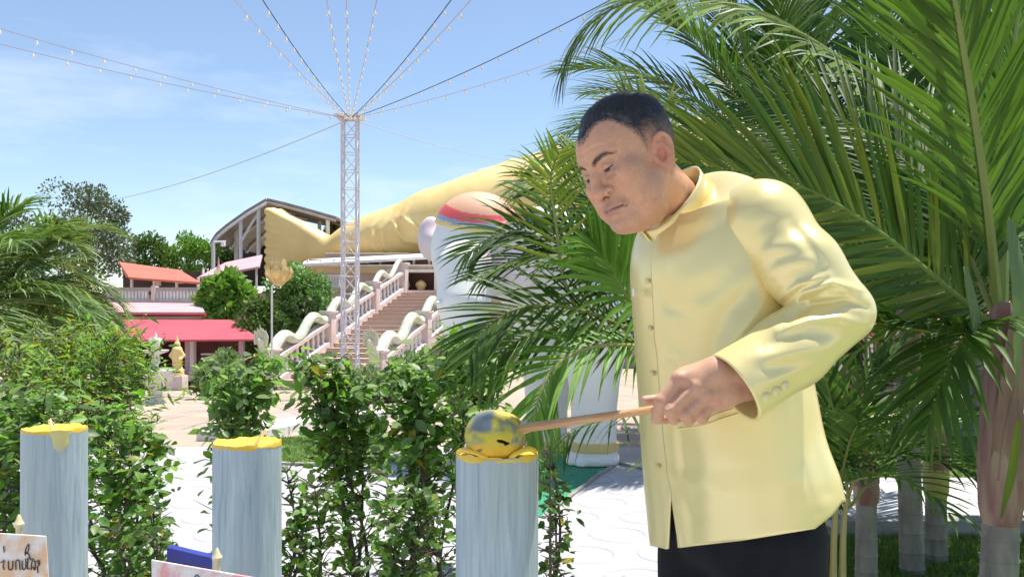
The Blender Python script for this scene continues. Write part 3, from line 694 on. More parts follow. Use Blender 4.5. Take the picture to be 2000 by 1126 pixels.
for x, dy, y1 in ((1068, .55, 900), (1160, -.25, 905)):
    c = ep(x, y1 - 36, dy); mb = MB(); mb.lathe([(44 * es, -9 * es), (48 * es, -7 * es), (49 * es, 7 * es), (44 * es, 9 * es)], c, 24); mb.build('anklet', M_gold, el)

# ---- pink pavilion glimpsed behind the palms on the right
pv = empty('pavilion', Vector((11.0, 24, tz(24))), 'pink walled pavilion with red roof glimpsed through the palms at right', 'building')
M_pw = mat('pink_wall', (.62, .36, .38), .8, (.55, .30, .33), 2)
pbox(pv, 'wall', M_pw, 1600, 640, 2080, 765, 25, .3)
mb = MB(); mb.slab(P(1580, 648, 23.4), P(2110, 648, 23.4), P(2070, 596, 26), P(1620, 596, 26), .1); mb.build('roof', M_pinkr, pv, smooth=False)
for px in (1640, 1700, 1760, 1820, 1880, 1940, 2000): pbox(pv, 'post', M_white, px - 5, 648, px + 5, 765, 23.8, .3)
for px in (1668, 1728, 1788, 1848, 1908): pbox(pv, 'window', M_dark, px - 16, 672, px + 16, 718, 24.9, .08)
# ================================================================== the man pouring wax
TH = R(27)
FWD = np.array([-math.cos(TH), -math.sin(TH), 0.0]); LFT = np.array([math.sin(TH), -math.cos(TH), 0.0])
def rotm(ax, a):
    c, s_ = math.cos(a), math.sin(a)
    return np.array({'x': [[1, 0, 0], [0, c, -s_], [0, s_, c]], 'y': [[c, 0, s_], [0, 1, 0], [-s_, 0, c]], 'z': [[c, -s_, 0], [s_, c, 0], [0, 0, 1]]}[ax])
HRM = rotm('z', R(122.9)) @ rotm('x', R(-23.9)) @ rotm('y', R(11.9)); HO = np.array([.2290, 1.62, 1.5655]); HS = 1.01e-3
def to_head(p): return ((p - HO) @ HRM / HS).astype(np.float32)
def from_head(q): return np.asarray(q, float) * HS @ HRM.T + HO
def N3(px, py, Y): return np.array(P(px, py, Y), dtype=np.float32)
BASE = Vector((.46, 1.70, 0.0))
person = empty('person', BASE, 'person in a yellow silk jacket and black trousers holding a coconut ladle', 'person')

EYE = np.array([31, 73, 25.])
def on_lid(x, z, r=15.2):
    dx, dz = x - EYE[0], z - EYE[2]; return (x, EYE[1] + math.sqrt(max(r * r - dx * dx - dz * dz, 4)), z)
SLIT = [on_lid(19.5, 18.5), on_lid(25, 18.2), on_lid(32, 17.6), on_lid(38, 18.4), on_lid(44, 21)]
BROW = [(13, 92, 38), (22, 92, 42), (34, 87, 45), (44, 78, 45), (51, 68, 40)]
HELIX = [(70, 14, 2), (75, 8, 17), (80, -3, 31), (85, -16, 34), (88, -24, 22), (87, -23, 5), (83, -14, -12), (76, -1, -26), (71, 10, -34)]
HELS = [tuple(v) for v in spline(HELIX, 22)]; HELR = list(np.interp(np.linspace(0, 8, 22), range(9), [3, 3.4, 3.8, 4.0, 4.0, 3.8, 4.2, 5.5, 6.4]))
def head_field(q):
    qa = q.copy(); qa[:, 0] = np.abs(qa[:, 0])
    d = s_ell(q, (0, -10, 50), (77, 95, 84))
    d = smin(d, s_ell(q, (0, 22, -6), (66, 66, 92)), 18)
    d = smin(d, s_ell(q, (0, 42, 56), (58, 48, 46)), 20)
    d = smin(d, s_sph(qa, (46, 54, -4), 28.5), 14)
    d = smin(d, s_sph(qa, (44, 46, -42), 33), 20)
    d = smin(d, s_chain(qa, [(61, 8, -32), (47, 40, -66), (22, 68, -76)], [17, 20, 19], 8), 16)
    d = smin(d, s_sph(q, (0, 78, -74), 19), 14)
    d = smin(d, s_ell(q, (0, 66, -45), (36, 29, 28)), 12)
    d = smin(d, s_ell(q, (0, 30, -82), (48, 46, 26)), 18)
    d = smin(d, s_cap(qa, (11, 81, 43), (42, 68, 46), 10, 9), 12)
    d = smax(d, -s_ell(qa, (32, 101, 25), (22, 20, 17)), 10)
    d = smin(d, s_sph(qa, EYE, 15.2), 3.5)
    d = smin(d, s_ell(qa, (32, 78, 9), (15, 9, 5)), 7)                    # lower lid bag
    d = smin(d, s_chain(q, [(0, 85, 36), (0, 92, 14), (0, 99, -8)], [7.5, 9.5, 12], 6), 9)
    d = smin(d, s_ell(q, (0, 99, -12), (16.5, 13.5, 13)), 5)
    d = smin(d, s_ell(qa, (17.5, 88, -17), (10.5, 12.5, 10.5)), 4)
    d = smax(d, -s_ell(qa, (9.5, 97, -27.5), (5.5, 7.5, 5.2)), 2.5)
    d = smin(d, s_chain(qa, [(0, 95, -41), (14, 91, -42.5), (26, 81, -47)], [4.5, 4.2, 2.2], 3), 5)
    d = smin(d, s_chain(qa, [(0, 93, -54), (14, 89, -53), (25, 81, -49)], [5.5, 5, 2.5], 3), 5)
    d = smax(d, -s_chain(qa, [(0, 101, -47.5), (14, 97, -47.3), (27, 85, -49), (32, 79, -53)], [1.6, 1.6, 1.6, 1.2], 0), 2.6)
    d = smax(d, -s_cap(qa, (0, 101, -65), (16, 95, -64), 5, 4), 8)
    d = smax(d, -s_chain(qa, [(20, 93, -19), (29, 86, -33), (34, 80, -46)], [2.0, 2.2, 1.4], 0), 10)
    d = smax(d, -s_chain(qa, SLIT, [.9, 2.1, 2.8, 2.4, 1.0], 0), 1.4)
    d = smax(d, -s_chain(qa, [on_lid(20, 27, 17.5), on_lid(31, 32, 17.5), on_lid(43, 28, 17.5)], [1.2] * 3, 0), 3)
    d = smax(d, -s_chain(qa, [(21, 90, 9), (32, 90, 3), (43, 83, 5)], [1.4, 1.6, 1.2], 0), 6)
    for zf in (64, 74): d = smax(d, -s_chain(qa, [(0, 93.5, zf), (22, 90, zf + 2), (40, 80, zf - 1)], [1.6, 1.5, .8], 0), 5)
    # ear
    e = s_ell(qa, (79, -5, 1), (6.0, 19, 32), rotm('z', R(24)))
    e = smin(e, s_chain(qa, HELS, HELR, 2), 4)
    e = smax(e, -s_ell(qa, (86, 1, -2), (10.5, 10.5, 14)), 2.5)
    e = smax(e, -s_chain(qa, [(84, -3, 24), (90, -15, 22), (92, -17, 6)], [3.4, 3.8, 3.4], 1), 2)
    e = smin(e, s_chain(qa, [(82, -8, 20), (86, -12, 6), (83, -8, -9), (77, 0, -16)], [2.8, 3, 3, 3.2], 2), 3)
    e = smin(e, s_ell(qa, (74, 12, -2), (5, 5, 8)), 3)
    e = smin(e, s_ell(qa, (71, 9, -25), (7, 9, 10)), 4)
    return smin(d, e, 4)
NECKT = from_head((0, -20, -30)); COLC = np.array(P(1305, 390, 1.69)); NECKB = COLC + (COLC - NECKT) * .7
def hf_world(p):
    d = head_field(to_head(p)) * HS
    return smin(d, s_cap(p, NECKT, NECKB, .056, .057), .018)

def skin_cols(p):
    q = to_head(p); qa = q.copy(); qa[:, 0] = np.abs(qa[:, 0])
    c = np.tile(np.array([.62, .33, .20]), (len(p), 1))
    def blend(m, col): 
        nonlocal c
        c = c * (1 - m[:, None]) + np.array(col) * m[:, None]
    blend(.5 * (1 - ss(12, 34, s_sph(qa, (44, 66, -14), 0))), (.63, .305, .19))
    blend(.55 * (1 - ss(8, 20, s_sph(q, (0, 100, -12), 0))), (.62, .29, .185))
    blend(.35 * (1 - ss(14, 30, s_ell(q, (0, 80, -58), (40, 40, 30)) + 12)), (.43, .255, .175))       # shaved upper lip and chin
    ear = 1 - ss(0, 6, np.minimum(s_ell(qa, (82, -5, 0), (10, 22, 36)), 90))
    blend(.6 * ear, (.62, .25, .16))
    blend(.45 * (1 - ss(0, 5, s_ell(qa, (86, 0, 0), (8, 8, 13)))), (.45, .14, .10))  # concha: own redness, deepened with painted recess shade
    lip = np.minimum(s_chain(qa, [(0, 97, -42.5), (14, 93, -43.5), (25, 82, -47)], [3.4, 3, 1.2], 0), s_chain(qa, [(0, 95, -53), (14, 91, -52), (24, 82, -49)], [4.2, 3.6, 1.4], 0))
    blend(.75 * (1 - ss(-.5, 3, lip)), (.43, .195, .165))
    blend(.85 * (1 - ss(.6, 2.4, s_chain(qa, [(0, 99, -47.5), (14, 95, -47.3), (27, 84, -49)], [.5] * 3, 0))), (.16, .06, .05))  # mouth line: crease shade painted into the skin colour
    blend(.4 * (1 - ss(0, 10, s_ell(qa, (32, 84, 14), (14, 10, 6)))), (.36, .20, .15))  # shading below the eye, painted as darker skin
    sl_ = s_chain(qa, SLIT, [.9, 2.1, 2.8, 2.4, 1.0], 0); blend(.9 * (1 - ss(-.3, .6, sl_)), (.40, .33, .30)); blend(.95 * (1 - ss(-.3, .8, sl_)) * (1 - ss(6, 8, np.abs(qa[:, 0] - 31))), (.022, .014, .012))
    blend(.95 * (1 - ss(.5, 1.7, s_chain(qa, [(x_, y_ - .3, z_ + 2.6 * math.sin(math.pi * i_ / 4) + .3) for i_, (x_, y_, z_) in enumerate(SLIT)], [.3] * 5, 0))), (.02, .014, .012))
    blend(.55 * (1 - ss(.6, 2.6, s_chain(qa, [on_lid(20, 27, 17), on_lid(31, 32, 17), on_lid(43, 28, 17), on_lid(47, 24, 17)], [.4] * 4, 0))), (.20, .095, .07))  # upper lid crease drawn as a painted shade line
    blend(.35 * (1 - ss(.5, 5, s_chain(qa, [(21, 84, 6), (32, 86, 3), (43, 79, 7)], [.8] * 3, 0))), (.27, .14, .105))  # shade under the eye bag, painted in
    blend(.45 * (1 - ss(.5, 4, s_chain(qa, [(20, 92, -19), (28, 87, -32), (33, 81, -44)], [.8] * 3, 0))), (.30, .15, .11))  # fold from nose to mouth, its shade painted into the skin
    blend(.62 * (1 - ss(1.0, 5.0, s_chain(qa, BROW, [1.5, 2.4, 2.2, 1.5, .6], 0))), (.055, .038, .032))
    blend(.8 * (1 - ss(1, 4, s_ell(qa, (8, 96, -24), (4, 5, 4)))), (.10, .035, .03))  # darkness of the nostrils painted into the skin
    hm = hair_mask(q); blend(.93 * hm ** .62 * (.72 + .28 * ss(35, 70, q[:, 2])), (.050, .042, .039))
    n = np.array([mnoise.noise(Vector(x) * 75) + .8 * mnoise.noise(Vector(x) * 230) for x in p])
    return c * (1 + np.array([.06, .08, .09]) * n[:, None])
HLY = [-112, -70, -40, -22, -14, 6, 16, 22, 34, 46, 58, 70, 82, 100]
HLZ = [-52, -48, -34, -8, 26, 28, 14, 38, 66, 82, 92, 92, 85, 79]
def hair_mask(q):
    """0..1: bare skin to full hair, with a cropped fade round the sides"""
    z0 = np.interp(q[:, 1], HLY, HLZ)
    z0 = z0 + np.where(q[:, 1] > 40, 9 * np.exp(-((np.abs(q[:, 0]) - 46) / 16) ** 2), 0) - np.where(q[:, 1] > 60, 6 * np.exp(-(q[:, 0] / 16) ** 2), 0)
    wdt = np.interp(q[:, 1], [-112, -20, 20, 50, 80], [40, 50, 42, 34, 30])
    ear = np.abs(q[:, 0]) > 79
    return np.where(ear, 0, np.clip((q[:, 2] - z0) / wdt, 0, 1))

_t = [from_head((x, y, z)) for x in (-100, 100) for y in (-112, 118) for z in (-112, 140)]
lo = np.min(_t, 0); hi = np.max(_t, 0); lo[2] = 1.36; hi[0] = max(hi[0], .36)
hv, hf = sdf_mesh(hf_world, lo, hi, .00165)
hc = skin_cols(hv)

# ---- the hand on the ladle, the other hand, arms and the rest of the body under the clothes
HY = 1.45
def hp(px, py, dy=0.0): return N3(px, py, HY + dy)
def hand_field(p):
    w1, w2 = hp(1402, 728, .006), hp(1420, 762, .012)
    d = s_cap(p, hp(1508, 722, .02), w1, .028, .025)
    d = smin(d, s_cap(p, hp(1510, 745, .028), w2, .026, .023), .012)
    K = [hp(1327, 741, .002), hp(1357, 757, -.008), hp(1379, 772, -.006), hp(1399, 785, .004)]
    for k, w, ra in zip(K, (w1, w1, w2, w2), (.0145, .0145, .014, .013)):
        d = smin(d, s_cap(p, w, k, .021, ra), .012)
    d = smin(d, s_ell(p, hp(1370, 762, .022), (.043, .022, .030)), .014)
    d = smin(d, s_cap(p, hp(1392, 722, .012), hp(1336, 733, .016), .020, .015), .012)
    d = smin(d, s_cap(p, hp(1420, 768, .018), hp(1396, 786, .018), .020, .016), .012)
    PIP = [hp(1291, 783, -.006), hp(1309, 800, -.014), hp(1338, 808, -.011), hp(1367, 810, -.004)]
    MID = [hp(1283, 816, .010), hp(1316, 817, .012), hp(1345, 820, .012), hp(1372, 818, .012)]
    TIP = [hp(1300, 818, .032), hp(1335, 806, .034), hp(1360, 806, .032), hp(1383, 804, .028)]
    rr = [(.0125, .0112, .0098, .0085), (.0125, .0112, .0100, .0088), (.012, .0108, .0096, .0085), (.0112, .0098, .0088, .008)]
    for k, a, b, c, r_ in zip(K, PIP, MID, TIP, rr):
        fg = s_cap(p, k, a, r_[0], r_[1]); fg = smin(fg, s_sph(p, a, r_[1] * 1.04), .003)
        fg = smin(fg, s_cap(p, a, b, r_[1], r_[2]), .003); fg = smin(fg, s_cap(p, b, c, r_[2], r_[3]), .003)
        fg = smin(fg, s_ell(p, k + np.array([0, -.004, .003]), (.010, .010, .010)), .006)
        d = smin(d, fg, .0042)
    th = s_chain(p, [hp(1395, 765, .036), hp(1345, 764, .048), hp(1300, 779, .046), hp(1260, 781, .040)], [.016, .0135, .0105, .0078], .004)
    d = smin(d, th, .006)
    # creases between the knuckles
    for a, b in ((0, 1), (1, 2), (2, 3)):
        m = (K[a] + K[b]) / 2; m2 = (PIP[a] + PIP[b]) / 2
        d = smax(d, -s_cap(p, m + np.array([0, -.016, 0]), m2 + np.array([0, -.013, 0]), .0022), .006)
    return d
hlo = np.min([hp(1244, 690), hp(1244, 840)], 0) - .004; hlo[1] = 1.405; hhi = np.array(hp(1530, 690)) + .01; hhi[1] = 1.53
gv, gf = sdf_mesh(hand_field, hlo, hhi, .0014)
def hand_cols(p):
    c = np.tile(np.array([.60, .335, .215]), (len(p), 1))
    for (x, y) in ((1291, 783), (1309, 800), (1338, 808), (1367, 810), (1329, 744), (1357, 757), (1379, 772), (1399, 785)):
        m = .5 * (1 - ss(.004, .016, np.linalg.norm(p - hp(x, y, -.01), axis=1)))[:, None]; c = c * (1 - m) + np.array([.62, .29, .20]) * m
    m = (.6 * (1 - ss(.004, .010, np.linalg.norm(p - hp(1256, 778, .034), axis=1))))[:, None]; c = c * (1 - m) + np.array([.66, .36, .30]) * m
    return c
gc = hand_cols(gv)
SHL, ELB, WRI = N3(1478, 440, 1.60), N3(1638, 612, 1.50), N3(1440, 755, 1.46)
SHR = np.array([.45, 1.69, 0.0]) - LFT * .165; SHR[2] = 1.40
ELR = SHR + np.array([.06, .03, -.28]); WRR = ELR + np.array([.03, -.01, -.24])
HIP = np.array([.442, 1.70, .88])
def limb(s): return HIP + LFT * s * .095, np.array([.442, 1.70, .48]) + LFT * s * .10 + FWD * .02, np.array([.445, 1.70, .075]) + LFT * s * .11
def body_field(p):
    d = s_cap(p, NECKB, (.43, 1.69, 1.30), .06, .12)
    d = smin(d, s_ell(p, (.44, 1.69, 1.22), (.13, .15, .22)), .05); d = smin(d, s_ell(p, (.455, 1.69, .98), (.14, .15, .16)), .05)
    d = smin(d, s_chain(p, [SHL, ELB, WRI + (ELB - WRI) * .30], [.036, .034, .022], .01), .03)
    d = smin(d, s_chain(p, [SHR, ELR, WRR], [.05, .042, .028], .01), .03)
    hc_ = WRR + np.array([-.03, 0, -.06])
    d = smin(d, s_cap(p, WRR, hc_, .027, .032), .012)
    for i, (dx, ln) in enumerate(((-.026, .07), (-.009, .085), (.009, .08), (.025, .065))):
        a = hc_ + np.array(FWD) * dx * -1 + np.array([0, 0, -.015]); b = a + np.array([-.012, 0, -ln * .6]); c = b + np.array([.012, 0, -ln * .45])
        d = smin(d, s_chain(p, [a, b, c], [.011, .0095, .008], .003), .005)
    d = smin(d, s_chain(p, [hc_ + FWD * .02, hc_ + FWD * .045 + np.array([0, 0, -.03]), hc_ + FWD * .05 + np.array([0, 0, -.06])], [.013, .011, .009], .003), .006)
    for s in (-1, 1): d = smin(d, s_chain(p, limb(s), [.085, .06, .04], .01), .03)
    return d
bv, bf = sdf_mesh(body_field, (.15, 1.40, .05), (.72, 2.02, 1.46), .009)
bv_, bf_ = bv, bf
allv = np.concatenate([hv, gv, bv]); allf = np.concatenate([hf, gf + len(hv), bf + len(hv) + len(gv)])
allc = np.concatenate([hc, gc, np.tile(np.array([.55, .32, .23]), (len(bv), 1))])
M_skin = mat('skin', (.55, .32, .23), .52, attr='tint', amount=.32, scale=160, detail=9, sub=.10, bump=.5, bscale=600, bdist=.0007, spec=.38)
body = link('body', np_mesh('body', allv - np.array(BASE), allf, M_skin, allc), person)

# ---- hair: a dense cap that follows the skull with short strands all over it
M_hair = mat('hair', (.014, .012, .011), .38, (.045, .040, .037), 300, spec=.6)
rng = np.random.default_rng(4)
def hair_thick(q):
    m = hair_mask(q); top = ss(46, 100, q[:, 2]); fr = ss(50, 84, q[:, 1]) * ss(72, 96, q[:, 2])
    return m * (.6 + 8.5 * top + 2.5 * fr)
def hair_field(p):
    q = to_head(p); t = hair_thick(q)
    n = np.sin(q[:, 0] * .55 + 2 * np.sin(q[:, 1] * .07)) * np.sin(q[:, 1] * .13 + 1.3 * np.sin(q[:, 0] * .2)) * .9
    d = head_field(q) - t * .95 + 3.4 - n * np.minimum(t / 8, 1)
    return d * HS
xv, xf = sdf_mesh(hair_field, lo, hi, .0022)
hair = link('hair', np_mesh('hair', xv - np.array(BASE), xf, M_hair), person)
q0 = to_head(hv); hmv = hair_mask(q0)
hn = np.zeros_like(hv); e1 = hv[hf[:, 1]] - hv[hf[:, 0]]; e2 = hv[hf[:, 3]] - hv[hf[:, 0]]; fn = np.cross(e1, e2)
for k in range(4): np.add.at(hn, hf[:, k], fn)
hn /= np.linalg.norm(hn, axis=1)[:, None] + 1e-12
if float(np.mean(np.sum(hn * (hv - hv.mean(0)), 1))) < 0: hn = -hn
cand = np.nonzero(hmv > .03)[0]
pick = rng.choice(cand, size=min(16000, len(cand)), replace=False)
BACK = HRM @ np.array([.25, -1.0, .1]); HUP = HRM @ np.array([0, 0, 1.]); HFR = HRM @ np.array([-.15, 1., .35])
sv, sf = [], []
for i in pick:
    m = hmv[i]; t = float(hair_thick(q0[i:i + 1])[0]); b = hv[i]; n = hn[i]
    if rng.random() > .25 + m: continue
    front = float(ss(58, 88, q0[i, 1])) * float(ss(70, 90, q0[i, 2]))
    side = 1 - float(ss(55, 90, q0[i, 2]))
    dirn = (BACK * (1 - front) * (1 - side) + HFR * front * .6 - HUP * side * .8 + BACK * side * .5) + rng.normal(0, .22, 3)
    dirn -= n * (dirn @ n); dirn /= np.linalg.norm(dirn) + 1e-9
    L = (3.2 + t * 1.25) * HS * rng.uniform(.6, 1.2)
    r0 = b + n * max(t * .95 - 3.8, 0) * HS
    lf = .08 + .22 * (1 - side); p1 = r0 + n * L * lf + dirn * L * .5; p2 = r0 + n * L * lf * 1.1 + dirn * L * 1.05
    wv = np.cross(dirn, n); wv /= np.linalg.norm(wv) + 1e-9; wv *= .00022 if side > .5 else .00042
    k = len(sv); sv += [r0 - wv, r0 + wv, p1 - wv * .8, p1 + wv * .8, p2]; sf += [(k, k + 1, k + 3, k + 2), (k + 2, k + 3, k + 4, k + 4)]
mb = MB(); mb.v = [tuple(v - np.array(BASE)) for v in sv]; mb.f = [tuple(dict.fromkeys(f)) for f in sf]
ho = link('hair_strands', mb.mesh('hair_strands', M_hair, True, None), hair); ho['kind'] = 'stuff'
for sgn in (-1, 1):
    mb = MB()
    for i in range(260):
        t = rng.uniform(0, 1); k = min(int(t * 4), 3); a = np.array(BROW[k], float); b = np.array(BROW[k + 1], float)
        q = a + (b - a) * (t * 4 - k); q[2] += rng.normal(0, 1.8 * (1 - .6 * t)); q[1] += .2
        dr = (b - a) / np.linalg.norm(b - a) + np.array([0, 0, .5 * (1 - t) + rng.normal(0, .15)]); ln = 5.5 - 2 * t
        for _ in range(4):
            qq = q.copy(); qq[0] *= sgn; dd = float(head_field(np.array([qq], np.float32))[0]); q[1] -= dd * .9 - .25
        e = q + dr * ln; ee = e.copy(); ee[0] *= sgn; e[1] -= float(head_field(np.array([ee], np.float32))[0]) - .9
        q2, e2_ = q.copy(), e.copy(); q2[0] *= sgn; e2_[0] *= sgn
        wv = np.array([0, 0, .22]); 
        mb.add([tuple(from_head(x) - np.array(BASE)) for x in (q2 - wv, q2 + wv, e2_)], [(0, 1, 2)])
    link('eyebrow', mb.mesh('eyebrow', M_hair, True, None), person)

# ---- jacket
M_silk = mat('yellow_silk', (.87, .75, .36), .28, (.83, .69, .30), 3.0, bump=.12, bscale=1500, bdist=.0003, spec=.7, metal=.29)
ROWS = [  # py, left px, right px, depth ratio, forward tilt
    (1038, 1272, 1650, .78, .24), (985, 1266, 1641, .77, .16), (930, 1259, 1630, .76, .08), (850, 1253, 1612, .76, .02), (740, 1246, 1590, .76, .0),
    (660, 1241, 1574, .75, .02), (600, 1237, 1560, .73, .06), (540, 1233, 1544, .70, .12), (490, 1234, 1526, .66, .18), (455, 1240, 1514, .60, .22),
    (425, 1250, 1504, .56, .26), (402, 1256, 1494, .54, .34), (390, 1258, 1478, .56, .48), (388, 1258, 1452, .60, .68), (394, 1260, 1424, .68, .92), (405, 1263, 1400, .75, 1.12), (419, 1267, 1384, .79, 1.26)]
YT = 1.69
rr_ = np.array(ROWS, float)
tt = np.linspace(0, len(ROWS) - 1, 150)
def cubic(col): 
    v = [Vector((a, b, 0)) for a, b in zip(range(len(ROWS)), rr_[:, col])]
    return np.array([p.y for p in spline(v, 150)])
PY, PL, PR, KK, TI = (cubic(i) for i in range(5))
NC = 168
phi = np.linspace(0, 2 * np.pi, NC, endpoint=False) + np.pi / 2        # starts at the front edge
sx, cx_ = math.sin(TH), math.cos(TH)
def project(v): return 1000 + F * v[:, 0] / v[:, 1], HZ - F * (v[:, 2] - CH) / v[:, 1]
def seg_dist(px, py, pts):
    best = np.full(px.shape, 1e9); tb = np.zeros(px.shape); L = len(pts) - 1
    for i in range(L):
        (x0, y0), (x1, y1) = pts[i], pts[i + 1]; dx, dy = x1 - x0, y1 - y0
        h = np.clip(((px - x0) * dx + (py - y0) * dy) / (dx * dx + dy * dy), 0, 1)
        d = np.hypot(px - x0 - h * dx, py - y0 - h * dy); m = d < best; best = np.where(m, d, best); tb = np.where(m, (i + h) / L, tb)
    return best, tb
FOLDS = [([(1293, 912), (1345, 935), (1420, 962)], 13, .0045), ([(1296, 925), (1330, 965), (1360, 1010)], 14, -.0035), ([(1300, 905), (1380, 915), (1470, 920)], 16, -.003),
         ([(1470, 565), (1420, 610), (1390, 690)], 20, -.006), ([(1495, 570), (1450, 640), (1420, 700)], 22, .006), ([(1440, 520), (1400, 560), (1340, 580)], 24, -.004),
         ([(1545, 690), (1550, 800), (1562, 900), (1592, 1005)], 3.0, -.0026), ([(1530, 700), (1532, 820), (1540, 940)], 22, .004), ([(1585, 760), (1592, 880), (1612, 960)], 16, -.004),
         ([(1310, 500), (1360, 470), (1410, 430)], 22, .004), ([(1300, 560), (1330, 640), (1330, 720)], 26, -.003), ([(1460, 820), (1480, 900), (1500, 1000)], 24, -.004),
         ([(1400, 830), (1395, 920), (1400, 1020)], 26, .0035), ([(1345, 860), (1330, 930), (1335, 1040)], 22, -.003), ([(1285, 650), (1310, 690), (1350, 710)], 12, .0035), ([(1288, 560), (1312, 600), (1350, 615)], 12, -.003)]
tv = np.zeros((150, NC, 3)); TL, TR = PL.copy(), PR.copy()
for j, _it in [(j, i) for j in range(150) for i in range(4)]:
    hx = (PR[j] - PL[j]) / 2 * YT / F; cxw = ((PR[j] + PL[j]) / 2 - 1000) * YT / F
    a = hx / math.sqrt(sx * sx + (KK[j] * cx_) ** 2); b = a * KK[j]
    zc = CH + (HZ - PY[j]) * YT / F
    e = 2 / 2.25
    cu = np.sign(np.cos(phi)) * np.abs(np.cos(phi)) ** e; su = np.sign(np.sin(phi)) * np.abs(np.sin(phi)) ** e
    tv[j, :, 0] = cxw + LFT[0] * a * cu + FWD[0] * b * su
    tv[j, :, 1] = YT + LFT[1] * a * cu + FWD[1] * b * su
    tv[j, :, 2] = zc - TI[j] * b * su
    qx = 1000 + F * tv[j, :, 0] / tv[j, :, 1]
    if _it < 3: PL[j] += TL[j] - qx.min(); PR[j] += TR[j] - qx.max()
def disp(tv, first=True):
    ctr = tv.mean(1, keepdims=True); nrm = tv - ctr; nrm[:, :, 2] *= .3; nrm /= np.linalg.norm(nrm, axis=2, keepdims=True)
    px, py = project(tv.reshape(-1, 3)); d = np.zeros(px.shape); near = (nrm.reshape(-1, 3)[:, 1] < .35)
    for pts, w_, h_ in FOLDS:
        ds, t = seg_dist(px, py, pts); d += .75 * h_ * np.exp(-(ds / w_) ** 2) * np.sin(np.pi * np.clip(t, .12, .88)) ** .5 * near
    # slow waviness of worn cloth
    d += .0007 * np.sin(px * .031 + py * .012) * np.sin(py * .021 - px * .006) 
    ang = np.tile(np.arange(NC), 150)
    lapped = (ang > NC * .5) & (ang <= NC - 1)          # his left panel laps over the right one
    return tv + nrm * d.reshape(150, NC, 1)
hx_, hy_ = [1255, 1283, 1303, 1450, 1590, 1625, 1642], [1062, 1066, 1071, 1054, 1031, 1003, 980]
qx = 1000 + F * tv[0, :, 0] / tv[0, :, 1]; zt = CH + (HZ - np.interp(qx, hx_, hy_)) * tv[0, :, 1] / F; dz = zt - tv[0, :, 2]
for j in range(150): tv[j, :, 2] += dz * float(ss(800, 1038, PY[j]))
tv = disp(tv)
# columns run from the front edge round his right side, the back and his left side; the left panel ends proud of the right one
ctr = tv.mean(1, keepdims=True); nr = tv - ctr; nr[:, :, 2] = 0; nr /= np.linalg.norm(nr, axis=2, keepdims=True)
edge = tv[:, :1] + nr[:, :1] * .0075
edge2 = tv[:, 1:2] * .35 + tv[:, :1] * .65 + nr[:, :1] * .0065
tvx = np.concatenate([tv, edge, edge2], 1); NCX = NC + 2
for k, h_ in ((NC - 1, .0062), (NC - 2, .005), (NC - 3, .003), (NC - 4, .001)): tvx[:, k] += nr[:, k] * h_
openw = np.clip((PY - 925) / 115, 0, 1)                  # the fronts part below the last button
tang = np.roll(tv, -1, 1)[:, 0] - tv[:, 0]; tang /= np.linalg.norm(tang, axis=1)[:, None]
for k in range(5): tvx[:, k] += tang * (openw * .034 * (1 - k / 5))[:, None]
tvx[:, NC:] -= tang[:, None] * (openw * .010)[:, None, None]
verts = tvx.reshape(-1, 3); faces = []
for j in range(149):
    for k in range(NCX - 1):
        if openw[j] > 0 and k == NC + 1: continue
        a = j * NCX + k; faces.append((a, a + 1, a + 1 + NCX, a + NCX))
mb = MB(); mb.v = [tuple(v - np.array(BASE)) for v in verts]; mb.f = faces
jm = mb.mesh('jacket', M_silk, True, 60); jacket = link('jacket', jm, person)
sol = jacket.modifiers.new('thickness', 'SOLIDIFY'); sol.thickness = .0028; sol.offset = -1
def jsurf(px, py):
    """front-most point of the jacket seen at a photo pixel"""
    x, y = project(verts); d = (x - px) ** 2 + (y - py) ** 2 + np.where(verts[:, 1] > YT - .02, 1e6, 0); i = int(np.argmin(d)); v = verts[i]
    return N3(px, py, v[1])
# collar: a standing band round the neck, open a finger's width in front
M_silk2 = mat('yellow_silk_band', (.87, .75, .36), .28, (.83, .69, .30), 3.0, bump=.12, bscale=1500, bdist=.0003, spec=.7, metal=.29)
NT = 72; cv = []
top = tv[-2]; ctop = top.mean(0)
CF, CB = np.array(P(1262, 449, 1.69 + FWD[1] * .05)), np.array(P(1346, 329, 1.69 - FWD[1] * .05)); CC = (CF + CB) / 2; CV = (CF - CB) / 2
for i in range(NT):
    f_ = .010 + .980 * i / (NT - 1); k = f_ * NC; k0 = int(k) % NC; fr = k - int(k); p0 = top[k0] * (1 - fr) + top[(k0 + 1) % NC] * fr
    an = f_ * 2 * math.pi + math.pi / 2
    p1 = CC + CV * math.sin(an) + LFT * .066 * math.cos(an)
    out = p0 - ctop; out /= np.linalg.norm(out)
    for s_ in range(7):
        t = s_ / 6; cv.append(p0 * (1 - t) + p1 * t + out * (-.0015 + .0055 * math.sin(math.pi * min(1, t * 1.3) * .5)))
mb = MB(); mb.v = [tuple(v - np.array(BASE)) for v in cv]
mb.f = [(i * 7 + s_, i * 7 + s_ + 1, (i + 1) * 7 + s_ + 1, (i + 1) * 7 + s_) for i in range(NT - 1) for s_ in range(6)]
co_ = link('collar', mb.mesh('collar', M_silk2, True, 60), jacket); m_ = co_.modifiers.new('t', 'SOLIDIFY'); m_.thickness = .0035; m_.offset = 0

